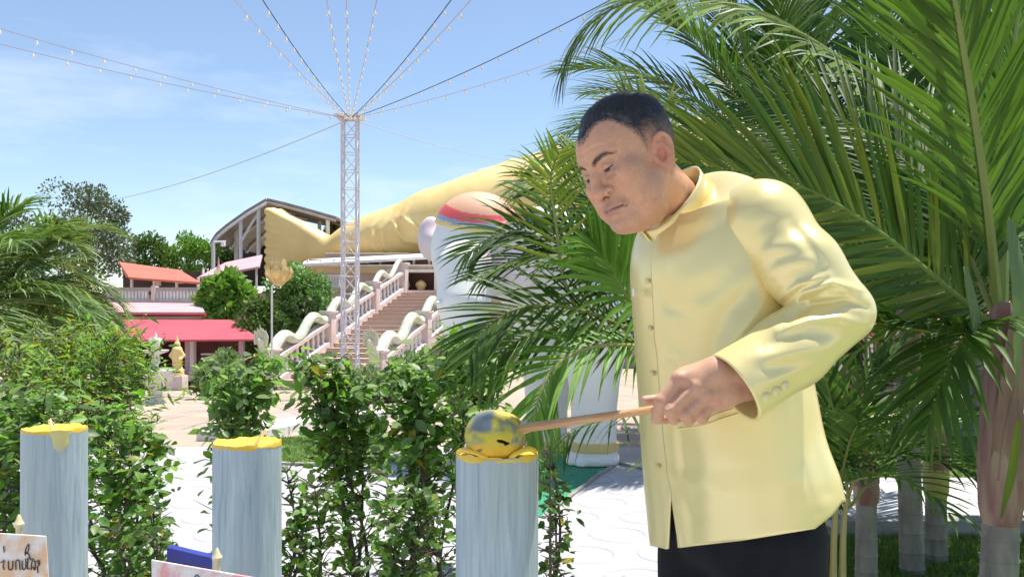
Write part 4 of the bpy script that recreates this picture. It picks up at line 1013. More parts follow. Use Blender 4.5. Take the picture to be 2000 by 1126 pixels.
# sleeves
CUFC = N3(1432, 758, 1.457); CUFA = np.array(P(1387, 800, 1.45) - P(1480, 738, 1.468)); CUFA = CUFA / np.linalg.norm(CUFA)
SLF = [  # folds on the camera side of the sleeve: line in photo pixels, half width, height
    ([(1535, 604), (1570, 572), (1625, 552), (1680, 566)], 8, .010), ([(1540, 624), (1590, 596), (1650, 586), (1692, 600)], 9, -.010), ([(1520, 645), (1580, 624), (1640, 620), (1690, 634)], 10, .008),
    ([(1490, 675), (1560, 655), (1640, 652)], 11, -.008), ([(1460, 702), (1530, 690), (1610, 678)], 11, .007), ([(1430, 735), (1500, 722), (1580, 702)], 11, -.006),
    ([(1498, 562), (1545, 530), (1605, 518)], 11, -.008), ([(1518, 588), (1560, 556), (1620, 538)], 8, .008), ([(1450, 470), (1490, 440), (1540, 425)], 14, -.007),
    ([(1462, 510), (1510, 480), (1570, 468)], 12, .008), ([(1470, 540), (1520, 506), (1580, 492)], 10, -.007), ([(1440, 420), (1480, 392), (1520, 388)], 12, .005), ([(1418, 372), (1426, 430), (1442, 480), (1470, 540)], 5, -.004),
    ([(1475, 760), (1530, 735), (1590, 715)], 9, .005), ([(1540, 430), (1580, 480), (1610, 520)], 12, -.005)]
def sleeve_field(p):
    d = s_cap(p, N3(1448, 424, 1.65), N3(1490, 436, 1.578), .066, .070)
    d = smin(d, s_cap(p, N3(1490, 436, 1.578), N3(1565, 522, 1.520), .070, .067), .04)
    d = smin(d, s_cap(p, N3(1565, 522, 1.515), N3(1636, 606, 1.50), .066, .058), .02)
    fo = s_cap(p, N3(1636, 610, 1.50), N3(1545, 682, 1.478), .059, .063)
    fo = smin(fo, s_cap(p, N3(1545, 682, 1.478), N3(1420, 767, 1.455), .063, .0655), .02)
    d = smin(d, fo, .007)
    d = smin(d, s_sph(p, N3(1662, 612, 1.505), .034), .02)
    px, py = 1000 + F * p[:, 0] / p[:, 1], HZ - F * (p[:, 2] - CH) / p[:, 1]
    nr = (1 - ss(1.47, 1.54, p[:, 1])) * ss(.012, .05, -((p - CUFC) @ CUFA))
    for pts, w_, h_ in SLF:
        ds, t = seg_dist(px, py, pts); d = d - (h_ * (1.0 if pts[0][0] > 1510 else .38)) * np.exp(-(ds / w_) ** 2) * np.sin(np.pi * np.clip(t, .06, .94)) ** .6 * nr
    ax = CUFA; t = (p - CUFC) @ ax           # cuff: cut across the wrist and hollowed out
    d = smax(d, t, .001)
    inner = s_cap(p, CUFC + ax * .02, CUFC - ax * .085, .0605, .053)
    return smax(d, -inner, .0025)
vlo = np.array([P(1375, 830, 1.36)[0], 1.36, P(1400, 840, 1.45)[2]]); vhi = np.array([P(1720, 600, 1.52)[0] + .01, 1.66, P(1450, 325, 1.6)[2] + .03])
v_, f_ = sdf_mesh(sleeve_field, vlo, vhi, .0021)
sleeve = link('sleeve', np_mesh('sleeve', v_ - np.array(BASE), f_, M_silk), jacket)
def sleeve_r(p):
    d = s_chain(p, [SHR + LFT * .03, SHR, ELR, WRR], [.07, .072, .062, .056], .02)
    return smax(d, (p - WRR) @ ((WRR - ELR) / np.linalg.norm(WRR - ELR)) - .012, .002)
v_, f_ = sdf_mesh(sleeve_r, (.10, 1.70, .86), (.46, 2.04, 1.53), .005)
link('sleeve', np_mesh('sleeve', v_ - np.array(BASE), f_, M_silk), jacket)
# buttons, pocket, badge
M_btn = mat('covered_button', (.74, .64, .36), .35, (.68, .57, .28), 60, spec=.5)
def button(px, py, r, parent, p=None, nrm=None):
    p = jsurf(px, py) if p is None else p; nrm = FWD if nrm is None else nrm; mb = MB()
    prof = [(r * math.cos(a), r * .62 * math.sin(a)) for a in np.linspace(0, math.pi / 2 * .97, 6)]
    mb.lathe([(r * .8, -.003)] + prof, p, 14, axis=nrm); mb.build('button', M_btn, parent)
for x, y in ((1271, 548), (1276, 640), (1280, 728), (1283, 817), (1290, 909)): button(x, y, .0056, jacket, jsurf(x, y) + FWD * .008, FWD)
for x, y, Yd in ((1496, 775, 1.407), (1515, 763, 1.413), (1532, 753, 1.419)):
    pp = N3(x, y, 1.30); dr = pp - np.array([0, 0, CH], np.float32); dr /= np.linalg.norm(dr)
    for _ in range(60):
        dd = float(sleeve_field(pp[None].astype(np.float32))[0]); pp = pp + dr * dd * .8
        if dd < .0004: break
    g = np.array([float(sleeve_field((pp + e)[None].astype(np.float32))[0]) for e in np.eye(3) * .003]) - float(sleeve_field(pp[None].astype(np.float32))[0]); g /= np.linalg.norm(g)
    button(x, y, .0088, sleeve, pp, g)
mb = MB(); pts = [jsurf(x, y) + LFT * .0035 + FWD * .002 for x, y in ((1326, 836), (1352, 833), (1380, 826), (1410, 817), (1442, 807))]
mb.tube(pts, .0042, 8, flat=.55); pts2 = [p + np.array([0, 0, .011]) - LFT * .001 for p in pts]; mb.tube(pts2, .0036, 8, flat=.5)
mb.build('pocket_welt', M_silk2, jacket)
M_badge = mat('badge_enamel', (.85, .84, .78), .3)
mb = MB(); pb = jsurf(1246, 571); mb.box(pb + FWD * .006 - LFT * .002, (.004, .022, .016), bevel=.0015, rot=TH - .9); mb.build('badge', M_badge, jacket)

# ---- trousers and shoes
M_trs = mat('black_trousers', (.006, .006, .009), .8, (.010, .010, .014), 20, spec=.25, bump=.3, bscale=700, bdist=.001)
def trs_field(p):
    d = s_ell(p, HIP + np.array([0, 0, .06]), (.138, .140, .17))
    for s in (-1, 1):
        a, b, c = limb(s); d = smin(d, s_chain(p, [a, b, c], [.098, .082, .078], .02), .03)
    d = smax(d, .045 - p[:, 2], .002); d = smax(d, p[:, 2] - 1.02, .01)
    return d + .0022 * np.sin(p[:, 2] * 46 + p[:, 0] * 30) * np.sin(p[:, 0] * 38 + p[:, 1] * 20)
v_, f_ = sdf_mesh(trs_field, (.22, 1.45, .03), (.74, 1.95, 1.04), .0055)
trousers = link('trousers', np_mesh('trousers', v_ - np.array(BASE), f_, M_trs), person)
mb = MB(); pk = [np.array(P(1597, 1040, 1.60)), np.array(P(1603, 1080, 1.60)), np.array(P(1608, 1126, 1.60))]
M_shoe = mat('black_leather', (.012, .011, .011), .28, spec=.6)
for s in (-1, 1):
    c = limb(s)[2]
    def shoe(p, c=c):
        h_ = np.array([c[0], c[1], .045]); t_ = h_ + FWD * .17
        d = s_cap(p, h_ - FWD * .03, t_, .043, .036); d = smin(d, s_cap(p, h_, h_ + np.array([0, 0, .05]), .042, .04), .02)
        return smax(d, .004 - p[:, 2], .003)
    v_, f_ = sdf_mesh(shoe, (c[0] - .28, c[1] - .2, -.01), (c[0] + .12, c[1] + .12, .16), .005)
    link('shoe', np_mesh('shoe', v_ - np.array(BASE), f_, M_shoe), person)
# ================================================================== candle moulds, ladle, cards
def mould_material():
    m = bpy.data.materials.new('painted_wood_mould'); m.use_nodes = True; n, l = m.node_tree.nodes, m.node_tree.links; b = n['Principled BSDF']
    b.inputs['Roughness'].default_value = .55
    co = n.new('ShaderNodeTexCoord'); mp_ = n.new('ShaderNodeMapping'); mp_.inputs['Scale'].default_value = (26, 26, 1.6); oi = n.new('ShaderNodeObjectInfo'); vm = n.new('ShaderNodeVectorMath'); vm.operation = 'MULTIPLY_ADD'; cb_ = n.new('ShaderNodeCombineXYZ')
    for ax in range(3): l.new(oi.outputs['Random'], cb_.inputs[ax])
    l.new(cb_.outputs[0], vm.inputs[0]); vm.inputs[1].default_value = (37, 53, 11); l.new(co.outputs['Object'], vm.inputs[2]); l.new(vm.outputs[0], mp_.inputs['Vector'])
    mp_.inputs['Rotation'].default_value = (.03, .02, 0)
    t = n.new('ShaderNodeTexNoise'); t.inputs['Scale'].default_value = 3.0; t.inputs['Detail'].default_value = 7; t.inputs['Roughness'].default_value = .65; t.inputs['Distortion'].default_value = .6
    l.new(mp_.outputs[0], t.inputs['Vector'])
    r = n.new('ShaderNodeValToRGB'); e = r.color_ramp.elements
    e[0].position = .28; e[0].color = (.22, .29, .32, 1); e[1].position = .76; e[1].color = (.58, .62, .57, 1)
    k = e.new(.47); k.color = (.35, .44, .475, 1); k = e.new(.58); k.color = (.41, .495, .52, 1)
    l.new(t.outputs['Fac'], r.inputs[0])
    t3 = n.new('ShaderNodeTexNoise'); t3.inputs['Scale'].default_value = 5; mp3 = n.new('ShaderNodeMapping'); mp3.inputs['Scale'].default_value = (1, 1, .35); l.new(vm.outputs[0], mp3.inputs['Vector']); l.new(mp3.outputs[0], t3.inputs['Vector'])
    mr = n.new('ShaderNodeMapRange'); mr.inputs['From Min'].default_value = .45; mr.inputs['From Max'].default_value = .75; mr.inputs['To Max'].default_value = .6; l.new(t3.outputs['Fac'], mr.inputs['Value'])
    mx_ = n.new('ShaderNodeMixRGB'); mx_.inputs[2].default_value = (.40, .44, .36, 1); l.new(mr.outputs[0], mx_.inputs[0]); l.new(r.outputs[0], mx_.inputs[1]); l.new(mx_.outputs[0], b.inputs['Base Color'])
    bp_ = n.new('ShaderNodeBump'); bp_.inputs['Strength'].default_value = .6; bp_.inputs['Distance'].default_value = .004; l.new(t.outputs['Fac'], bp_.inputs['Height']); l.new(bp_.outputs[0], b.inputs['Normal'])
    return m
M_mould = mould_material()
M_wax = mat('yellow_wax', (.78, .54, .06), .42, (.72, .46, .04), 22, spec=.5, sub=.2, bump=.3, bscale=40, bdist=.004)
M_waxp = mat('pale_wax_smear', (.66, .58, .20), .45, (.52, .52, .30), 20)
M_wick = mat('cotton_wick', (.88, .82, .55), .8)
def candle(px, Y, top, wpx, label, wick, seed, smears):
    r = random.Random(seed); s = Y / F; rad = wpx * s / 2; c = P(px, top, Y + rad); zt = P(0, top, Y).z; X = (px - 1000) * (Y + rad) / F; base = Vector((X, Y + rad, 0))
    rad = rad * (Y + rad) / Y
    root = empty('giant_candle', base, label, 'candle', 'giant candles in painted moulds')
    mb = MB(); NN = 72; rows = 40; vs_ = []
    for j in range(rows + 1):
        z_ = zt * j / rows
        for k in range(NN):
            a = 2 * math.pi * k / NN; rr_ = rad * (1.0 + .012 * mnoise.noise(Vector((math.cos(a) * 3, math.sin(a) * 3, z_ * 1.2 + seed))) + .010 * mnoise.noise(Vector((math.cos(a) * 12, math.sin(a) * 12, z_ * .8 + seed))))
            zz = z_ + (.006 * mnoise.noise(Vector((math.cos(a) * 1.5, math.sin(a) * 1.5, seed))) if j == rows else 0)
            vs_.append(base + Vector((math.cos(a) * rr_, math.sin(a) * rr_, zz)))
    for j, f in ((0, .93), (1, .92)):
        for k in range(NN): a = 2 * math.pi * k / NN; vs_.append(base + Vector((math.cos(a) * rad * f, math.sin(a) * rad * f, zt - .002 - j * .03)))
    mb.add(vs_, [(j * NN + k, j * NN + (k + 1) % NN, (j + 1) * NN + (k + 1) % NN, (j + 1) * NN + k) for j in range(rows + 2) for k in range(NN)])
    mb.build('mould', M_mould, root, angle=60)
    mb = MB(); vs_ = []                                  # wax filling: a pool with a ragged rim that has slopped over the edge
    rings = ((.0, -.002), (.3, -.003), (.6, .0), (.82, .004), (.90, .003), (.94, .005), (.985, .006), (1.004, .001), (1.003, -.003))
    for f, dz in rings:
        for k in range(NN):
            a = 2 * math.pi * k / NN; nn = mnoise.noise(Vector((math.cos(a) * 2.2, math.sin(a) * 2.2, seed * 3.1))); n2 = mnoise.noise(Vector((math.cos(a) * 7, math.sin(a) * 7, seed)))
            zz = dz * (1 + .9 * nn + .5 * n2) - (.004 * max(0, nn + .25 * n2) if f > 1.0 else 0) + (.004 * mnoise.noise(Vector((f * 4 * math.cos(a), f * 4 * math.sin(a), seed))) if f < .9 else 0)
            vs_.append(base + Vector((math.cos(a) * rad * f, math.sin(a) * rad * f, zt + zz)))
    mb.add(vs_, [(j * NN + k, j * NN + (k + 1) % NN, (j + 1) * NN + (k + 1) % NN, (j + 1) * NN + k) for j in range(len(rings) - 1) for k in range(NN)]); mb.build('wax_top', M_wax, root, angle=60)
    for a0, wd_, ln in smears:                            # runs of wax down the side
        mb = MB(); vs_ = []; nn = 9
        for j in range(12):
            t = j / 11
            for k in range(nn):
                u = k / (nn - 1) * 2 - 1; hw_ = wd_ * math.sqrt(max(0, 1 - t * t * .98)) * (1 + .10 * math.sin(t * 9 + seed)); a = R(a0) + u * hw_; bulge = .0035 * math.sqrt(max(0, 1 - u * u)) * (1 - t * .6)
                rr_ = rad * 1.012 + bulge + .0004; vs_.append(base + Vector((math.cos(a) * rr_, math.sin(a) * rr_, zt + .004 - ln * t)))
        mb.add(vs_, [(j * nn + k, j * nn + k + 1, (j + 1) * nn + k + 1, (j + 1) * nn + k) for j in range(11) for k in range(nn - 1)]); mb.build('wax_run', M_waxp, root, angle=None)
    if wick: mb = MB(); mb.tube(spline([P(*q, Y + rad) for q in wick], 10), .0042, 7); mb.build('wick', M_wick, root)
    return root, base, rad, zt
candle(107, 2.16, 846, 117, 'pale blue giant candle at the left edge with a short upright wick', [(104, 850), (100, 832), (97, 818)], 1, ((-52, .30, .05),))
candle(483, 1.93, 876, 130, 'pale blue giant candle in the middle with a slanting wick', [(493, 880), (506, 856), (521, 838)], 2, ())
cr_, cbase, crad, czt = candle(971, 1.55, 900, 160, 'pale blue giant candle under the coconut ladle', [(918, 905), (905, 892), (912, 868)], 3, ())
# folded lips of soft wax sticking up round the spout
mb = MB()
for a0, a1, h in ((192, 258, .010), (288, 348, .012)):
    pts = [cbase + Vector((math.cos(R(a)) * crad * .96, math.sin(R(a)) * crad * .96, czt + .006 + h * math.sin(math.pi * i / 9))) for i, a in enumerate(np.linspace(a0, a1, 10))]
    mb = MB(); mb.tube(pts, [.002] + [.0048] * 8 + [.002], 8); mb.build('wax_lip', M_wax, cr_)

# ---- coconut ladle
LY = 1.585
lad = empty('coconut_ladle', P(968, 850, LY), 'coconut shell ladle with a bamboo handle, streaked with yellow wax', 'ladle')
def shell_field(p):
    c = np.array(P(967, 851, LY + .01), np.float32); r = 60 * LY / F
    d = np.abs(s_ell(p, c, (r, r * .98, r * .92)) + .003) - .003
    tilt = np.array([.15, .55, .82]); tilt /= np.linalg.norm(tilt)
    d = smax(d, (p - c) @ tilt - r * .62, .002)             # open top, tipped away
    for x, y, a_, l_, w_ in ((935, 883, -.6, .0085, .0034), (980, 863, .25, .0100, .0030), (990, 868, -.3, .0060, .0026)):
        h_ = np.array(P(x, y, LY - .05), np.float32); rt = np.array([[math.cos(a_), 0, math.sin(a_)], [0, 1, 0], [-math.sin(a_), 0, math.cos(a_)]]); d = smax(d, -s_ell(p, h_, (l_, .03, w_), rt), .0015)
    return d
c0 = np.array(P(967, 851, LY + .01)); v_, f_ = sdf_mesh(shell_field, c0 - .064, c0 + .064, .0016)
cols = np.zeros((len(v_), 3)); px_, py_ = 1000 + F * v_[:, 0] / v_[:, 1], HZ - F * (v_[:, 2] - CH) / v_[:, 1]
nzv = np.array([mnoise.noise(Vector(v) * 38) for v in v_]); nz2 = np.array([mnoise.noise(Vector(v) * 90 + Vector((3, 3, 3))) for v in v_])
cols[:] = (.62, .50, .045); m1 = ss(-.05, .25, nzv)[:, None]; cols = cols * (1 - m1) + np.array([.42, .40, .10]) * m1
blue = (1 - ss(-6, 10, np.maximum(np.abs(px_ - 940) - 18, np.abs(py_ - 822) - 16) + 10 * nzv))[:, None]; cols = cols * (1 - blue) + np.array([.14, .18, .20]) * blue
m2 = (ss(.02, .30, nz2 + .5 * nzv) * (.35 + .65 * ss(955, 1005, px_)))[:, None] * .8; cols = cols * (1 - m2) + np.array([.20, .22, .19]) * m2
low = (ss(862, 884, py_ + 8 * nz2))[:, None]; cols = cols * (1 - low) + np.array([.74, .42, .02]) * low
inn = np.linalg.norm(v_ - c0, axis=1) < 60 * LY / F * .90; cols[inn] = (.06, .045, .02)  # inside painted near-black so the holes look unlit
link('shell', np_mesh('shell', v_ - np.array(wpos(lad)), f_, mat('waxed_coconut', (1, 1, 1), .5, attr='tint', amount=.45, scale=60, spec=.4, bump=.5, bscale=60, bdist=.004), cols), lad)
M_bamboo = mat('bamboo', (.62, .36, .17), .5, (.50, .27, .12), 5, stretch=(1, 8, 8), bump=.2, bscale=30)
a, b = P(1005, 838, LY - .005), P(1415, 779, 1.47); mb = MB(); pts = [a.lerp(b, t) for t in np.linspace(0, 1, 20)]
mb.tube(pts, [.0108 - .0036 * i / 19 for i in range(20)], 12, flat=.8); mb.build('handle', M_bamboo, lad)
mb = MB(); mb.tube([P(1020, 834, LY - .004), P(1032, 832, LY - .006)], [.013, .011], 12); mb.build('handle_collar', mat('wax_caked_collar', (.50, .47, .30), .5), lad)


# ---- hand-lettered cards, small finials and the dark blue board at the lower left
M_card = mat('card_wash', (.78, .74, .70), .7, (.78, .34, .32), 34, lo=.44, hi=.62, amount=.9)
M_cardo = mat('card_orange_wash', (.78, .74, .68), .7, (.76, .44, .20), 28, lo=.40, hi=.60, amount=.8)
M_ink = mat('black_ink', (.03, .028, .03), .6)
def strokes(mb, lines, Y, r_):
    for ln in lines: mb.tube(spline([P(x, y, Y) for x, y in ln], max(6, 4 * len(ln))), r_, 5)
def card(name, corners, Y, m, label, lines):
    q = [P(x, y, Y) for x, y in corners]; root = empty(name, q[0].lerp(q[2], .5), label, 'card', 'hand-lettered cards in front of the candles')
    bm = bmesh.new(); mb = MB(); n = Vector((0, -1, 0)); pts = spline(q + [q[0]], 5)
    mb.slab(q[3], q[2], q[1], q[0], .004); o = mb.build('panel', m, root, smooth=False)
    bv = o.modifiers.new('soft', 'BEVEL'); bv.width = .0015; bv.segments = 2
    if lines: mb = MB(); strokes(mb, lines, Y - .002, .0011); mb.build('lettering', M_ink, root)
    mb = MB(); c = q[2].lerp(q[3], .5); mb.tube([Vector((c.x, c.y + .012, 0)), Vector((c.x, c.y + .012, c.z + .05))], .006, 8); mb.build('stake', M_wick, root)
    return root
T1 = [[(7, 1065), (8, 1078)], [(49, 1084), (50, 1072), (55, 1062), (56, 1070), (52, 1080), (48, 1078), (55, 1080), (60, 1092), (66, 1090)],
      [(1, 1098), (8, 1094), (6, 1104), (8, 1112)], [(16, 1094), (17, 1110), (24, 1110), (25, 1094)], [(31, 1112), (31, 1095), (37, 1094), (39, 1112)], [(43, 1094), (44, 1110), (50, 1108), (50, 1090)],
      [(55, 1088), (53, 1108), (58, 1110)], [(61, 1112), (62, 1096), (68, 1096), (68, 1112), (64, 1106)], [(73, 1098), (77, 1102), (73, 1106), (74, 1118)], [(70, 1096), (76, 1094), (77, 1100)]]
card('lettered_card', [(-40, 1038), (89, 1046), (96, 1150), (-40, 1150)], 1.75, M_cardo, 'cream card with black handwriting at the lower left corner', T1)
card('lettered_card', [(295, 1092), (520, 1131), (520, 1190), (296, 1180)], 1.55, M_card, 'tilted cream card with pink wash below the middle candle', [[(378, 1130), (384, 1122), (390, 1128)], [(330, 1140), (345, 1136), (350, 1150)]])
M_cream = mat('cream_paint', (.72, .62, .38), .55, (.62, .52, .30), 30)
for px, top, Y, lab in ((37, 1003, 2.0, 'small cream pointed finial above the card at the left edge'), (424, 1068, 1.75, 'small cream pointed finial in front of the middle candle')):
    s = Y / F; c = P(px, top, Y); mb = MB()
    mb.lathe([(6 * s, -(c.z)), (6 * s, -24 * s), (9.5 * s, -23 * s), (10 * s, -19 * s), (5 * s, -10 * s), (3 * s, -3 * s), (.3 * s, 0)], c, 14); o = mb.build('fence_finial', M_cream, origin=Vector((c.x, c.y, 0))); tag(o, lab, 'finial', 'cream finials')
mb = MB(); mb.slab(P(326, 1100, 2.3), P(436, 1122, 2.3), P(436, 1094, 2.3), P(326, 1068, 2.3), .03); M_blue = mat('navy_paint', (.02, .03, .25), .45, (.03, .05, .32), 12)
nb_ = empty('blue_board', P(380, 1110, 2.3), 'dark blue slanted board behind the tilted card', 'board'); o = mb.build('panel', M_blue, nb_, smooth=False)
mb = MB(); mb.tube([P(326, 1101, 2.29), P(436, 1123, 2.29)], .004, 6); mb.build('lower_rim', M_cream, nb_)
mb = MB()
for x, y in ((332, 1105), (430, 1122)): q = P(x, y, 2.32); mb.tube([Vector((q.x, q.y, 0)), q], .010, 8)
mb.build('leg', M_steel, nb_)
# ================================================================== plants
M_frond = mat('palm_leaflet', (.06, .12, .02), .5, attr='tint', amount=.35, scale=14, translucent=.34, spec=.32)
M_rachis = mat('palm_rachis', (.20, .23, .05), .5, attr='tint', amount=.3, scale=20)
M_leaf = mat('shrub_leaf', (.06, .13, .03), .42, attr='tint', amount=.3, scale=30, translucent=.52, spec=.45, tcol=(1.25, 1.4, .6))
M_bark = mat('brown_bark', (.12, .085, .06), .9, (.07, .05, .038), 14, bump=.5, bscale=60)
M_fleaf = mat('tree_leaf', (.06, .12, .03), .55, attr='tint', amount=.3, scale=4, translucent=.3)
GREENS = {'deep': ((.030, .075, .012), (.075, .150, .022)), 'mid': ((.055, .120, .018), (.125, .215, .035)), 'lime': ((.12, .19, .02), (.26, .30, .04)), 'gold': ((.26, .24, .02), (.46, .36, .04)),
          'pale': ((.15, .23, .10), (.30, .40, .19)), 'haze': ((.10, .15, .07), (.17, .22, .11)), 'grey': ((.085, .115, .065), (.15, .18, .10)), 'bright': ((.12, .26, .03), (.24, .42, .07)), 'bush': ((.11, .23, .06), (.26, .42, .13))}
def tintc(kind, r):
    a, b = GREENS[kind]; t = r.random(); return tuple(lerp(a[i], b[i], t) for i in range(3))
Z = Vector((0, 0, 1))
def leaflet(mb, p, d, ln, wd, droop, nrm, col, seg=5, twist=0.0):
    vs = []; d = d.normalized()
    for i in range(seg + 1):
        t = i / seg; w_ = wd * (.35 + .65 * min(1, t * 5)) * max(.03, (1 - t ** 2.2)); s = d.cross(nrm)
        if s.length < 1e-5: s = d.orthogonal()
        s.normalize(); n = s.cross(d)
        vs += [p - s * w_ * .5 + n * w_ * .16, p.copy(), p + s * w_ * .5 + n * w_ * .16]
        p = p + d * (ln / seg); d = (d - Z * droop * (.35 + t)).normalized()
    mb.add(vs, [(i * 3 + j, i * 3 + j + 1, i * 3 + j + 4, i * 3 + j + 3) for i in range(seg) for j in range(2)], col)
def frond(parent, pts, L, n=40, wd=.026, droop=.14, kind='mid', seed=0, up=None, t0=.12, lift=.15, tip=None, rad=.011, stalk=(.20, .23, .05), beta=(38, 66), lside=1.0, rside=1.0):
    r = random.Random(seed); path = spline(pts, 36); N = len(path)
    base = wpos(parent)
    mb = MB()
    for i in range(n):
        t = t0 + (1 - t0) * (i + .3) / n; f = t * (N - 1); k = min(int(f), N - 2); p = path[k].lerp(path[k + 1], f - k); T = (path[k + 1] - path[k]).normalized()
        U = (up or Z); U = (U - T * U.dot(T))
        if U.length < .08: U = T.orthogonal()
        U.normalize(); S = T.cross(U).normalized()
        prof = (math.sin(math.pi * min(1, .18 + .74 * (t - t0) / (1 - t0)))) ** .7
        b = R(lerp(beta[0], beta[1], (t - t0) / (1 - t0)))
        for sg, ls in ((-1, lside), (1, rside)):
            if ls <= 0 or r.random() < .04: continue
            bb = b + R(r.uniform(-7, 7)); d = S * sg * math.cos(bb) + T * math.sin(bb) + U * (lift + r.uniform(-.12, .12))
            kd = tip if tip and r.random() < .25 + .6 * t else kind
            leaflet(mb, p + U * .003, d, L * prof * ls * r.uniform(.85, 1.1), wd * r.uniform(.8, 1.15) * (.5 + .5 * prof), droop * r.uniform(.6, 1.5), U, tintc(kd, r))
    o = mb.build('frond', M_frond, parent, angle=None)
    mb = MB(); mb.tube(path, [rad * (1 - .85 * i / (N - 1)) for i in range(N)], 6, col=stalk); q = mb.build('rachis', M_rachis, parent); q.parent = o
    return o
def auto_fronds(parent, c, n, ln, L, kind, seed, el=(78, 5), az0=0.0, g=.20, cnt=34, wd=.026, droop=.15, tip=None, rad=.012, azs=None):
    r = random.Random(seed)
    for k in range(n):
        az = (az0 + k * 2.39996 + r.uniform(-.25, .25)) if azs is None else R(azs[k % len(azs)]); e = R(lerp(el[0], el[1], k / max(n - 1, 1)) + r.uniform(-6, 6))
        d = Vector((math.cos(az) * math.cos(e), math.sin(az) * math.cos(e), math.sin(e))); p = Vector(c); pts = [p.copy()]; l = ln * r.uniform(.85, 1.12)
        for s in range(6):
            p = p + d * l / 6; pts.append(p.copy()); d = (d - Z * g * (.5 + .25 * s)).normalized()
        frond(parent, pts, L * r.uniform(.9, 1.1), cnt, wd, droop, kind, r.randint(0, 10 ** 6), tip=tip, rad=rad)
M_trunk = mat('palm_trunk_grey', (.30, .28, .245), .85, (.19, .17, .145), 18, bump=.6, bscale=50, stretch=(1, 1, .35))
M_shaft = mat('palm_crownshaft_red', (.22, .095, .085), .6, (.40, .27, .20), 16, stretch=(1, 1, .14), bump=.5, bscale=40, lo=.40, hi=.62, detail=8)
M_shaftg = mat('palm_crownshaft_yellow', (.42, .36, .09), .5, (.30, .30, .10), 6, stretch=(1, 1, .3))
M_sheath = mat('dry_sheath', (.34, .22, .15), .75, (.20, .11, .085), 18, stretch=(1, 1, .2), bump=.5)
def palm(px, Y, py_top, py_shaft, rpx, label, shaft=None, lean=0.0, base_scale=1.15, group='palms behind the man'):
    X = (px - 1000) * Y / F; zt = P(px, py_top, Y).z; zs = P(px, py_shaft, Y).z; r = rpx * Y / F / 2
    root = empty('palm_tree', Vector((X, Y, tz(Y))), label, 'palm tree', group)
    mb = MB(); pts, rs = [], []; z = tz(Y) - .03; i = 0; rr_ = random.Random(px)
    while z < zs:
        f = (z - tz(Y)) / max(zs - tz(Y), .1); x = X + lean * (f - 1)
        k = r * lerp(base_scale, 1.0, min(1, f))
        pts += [Vector((x, Y, z)), Vector((x, Y, z + .006)), Vector((x, Y, z + .014))]; rs += [k * 1.0, k * 1.07, k * .99]
        z += rr_.uniform(.05, .10)
    pts.append(Vector((X, Y, zs))); rs.append(r)
    mb.tube(pts, rs, 16); mb.build('trunk', M_trunk, root)
    mb = MB(); pts = [Vector((X, Y, lerp(zs - .02, zt, t))) for t in (0, .08, .3, .6, .85, 1)]; mb.tube(pts, [r * k for k in (1.02, 1.22, 1.30, 1.05, .8, .55)], 16); mb.build('crownshaft', shaft or M_shaft, root)
    for k in range(3):       # split sheaths that peel off the shaft
        a = rr_.uniform(-2.6, -.5); z1 = lerp(zs, zt, rr_.uniform(.35, .8)); hgt = (zt - zs) * rr_.uniform(.35, .6); vs_ = []; mb = MB()
        for i in range(7):
            t = i / 6; rad = r * (1.28 + .10 * t) ; wv = .75 * (1 - t) ** .7 + .05
            for u in (-1, -.33, .33, 1): vs_.append(Vector((X + math.cos(a + u * wv) * rad, Y + math.sin(a + u * wv) * rad, z1 - hgt * .5 + hgt * t)))
        mb.add(vs_, [(i * 4 + j, i * 4 + j + 1, i * 4 + j + 5, i * 4 + j + 4) for i in range(6) for j in range(3)]); mb.build('sheath', M_sheath, root, angle=None)
    return root, Vector((X, Y, zt))
# ---- right-hand cluster
pa, ca = palm(1955, 2.9, 590, 1010, 66, 'nearest palm at the right edge with a peeling reddish crownshaft', lean=.02)
def fp(*pts): return [P(*p) for p in pts]
frond(pa, fp((1943, 640, 2.9), (1850, 562, 2.86), (1700, 440, 2.8), (1540, 356, 2.76), (1330, 318, 2.72)), .60, 76, .025, .07, 'mid', 11, up=Vector((0, -1, .2)), tip='lime', rad=.013, stalk=(.17, .24, .05), lift=.0, beta=(38, 62))
frond(pa, fp((1948, 600, 2.9), (1925, 380, 2.75), (1890, 150, 2.6), (1850, -60, 2.45), (1790, -260, 2.3)), .62, 60, .022, .10, 'mid', 12, up=Vector((-.3, -1, .2)), rad=.018, stalk=(.22, .26, .07), lift=-.05, beta=(52, 74))
frond(pa, fp((1958, 590, 2.95), (1968, 300, 3.0), (1985, 50, 3.0), (2040, -150, 3.0)), .60, 56, .022, .10, 'bright', 13, up=Vector((.1, -1, .2)), rad=.018, stalk=(.24, .30, .08), lift=-.1, beta=(55, 76))
frond(pa, fp((1950, 600, 2.95), (1925, 480, 3.1), (1830, 290, 3.35), (1650, 120, 3.6), (1450, 15, 3.8), (1250, 0, 3.9), (1140, 60, 3.9), (1095, 150, 3.9)), .46, 62, .026, .34, 'pale', 14, tip='haze', rad=.014, lift=-.15)
frond(pa, fp((1943, 655, 2.9), (1850, 650, 2.82), (1770, 640, 2.78), (1690, 625, 2.72)), .36, 26, .030, .2, 'deep', 15, rad=.010)
0 and frond(pa, fp((1962, 600, 2.9), (2060, 470, 2.7), (2200, 430, 2.6)), .5, 26, .034, .2, 'bright', 16)
frond(pa, fp((1948, 650, 2.9), (1900, 640, 2.75), (1850, 720, 2.65), (1815, 830, 2.6)), .36, 24, .028, .2, 'mid', 17)
frond(pa, fp((1945, 620, 2.9), (1880, 480, 2.95), (1780, 330, 3.1), (1640, 230, 3.3), (1480, 190, 3.5)), .55, 70, .024, .10, 'deep', 18, tip='mid', up=Vector((0, -1, .2)), lift=0)
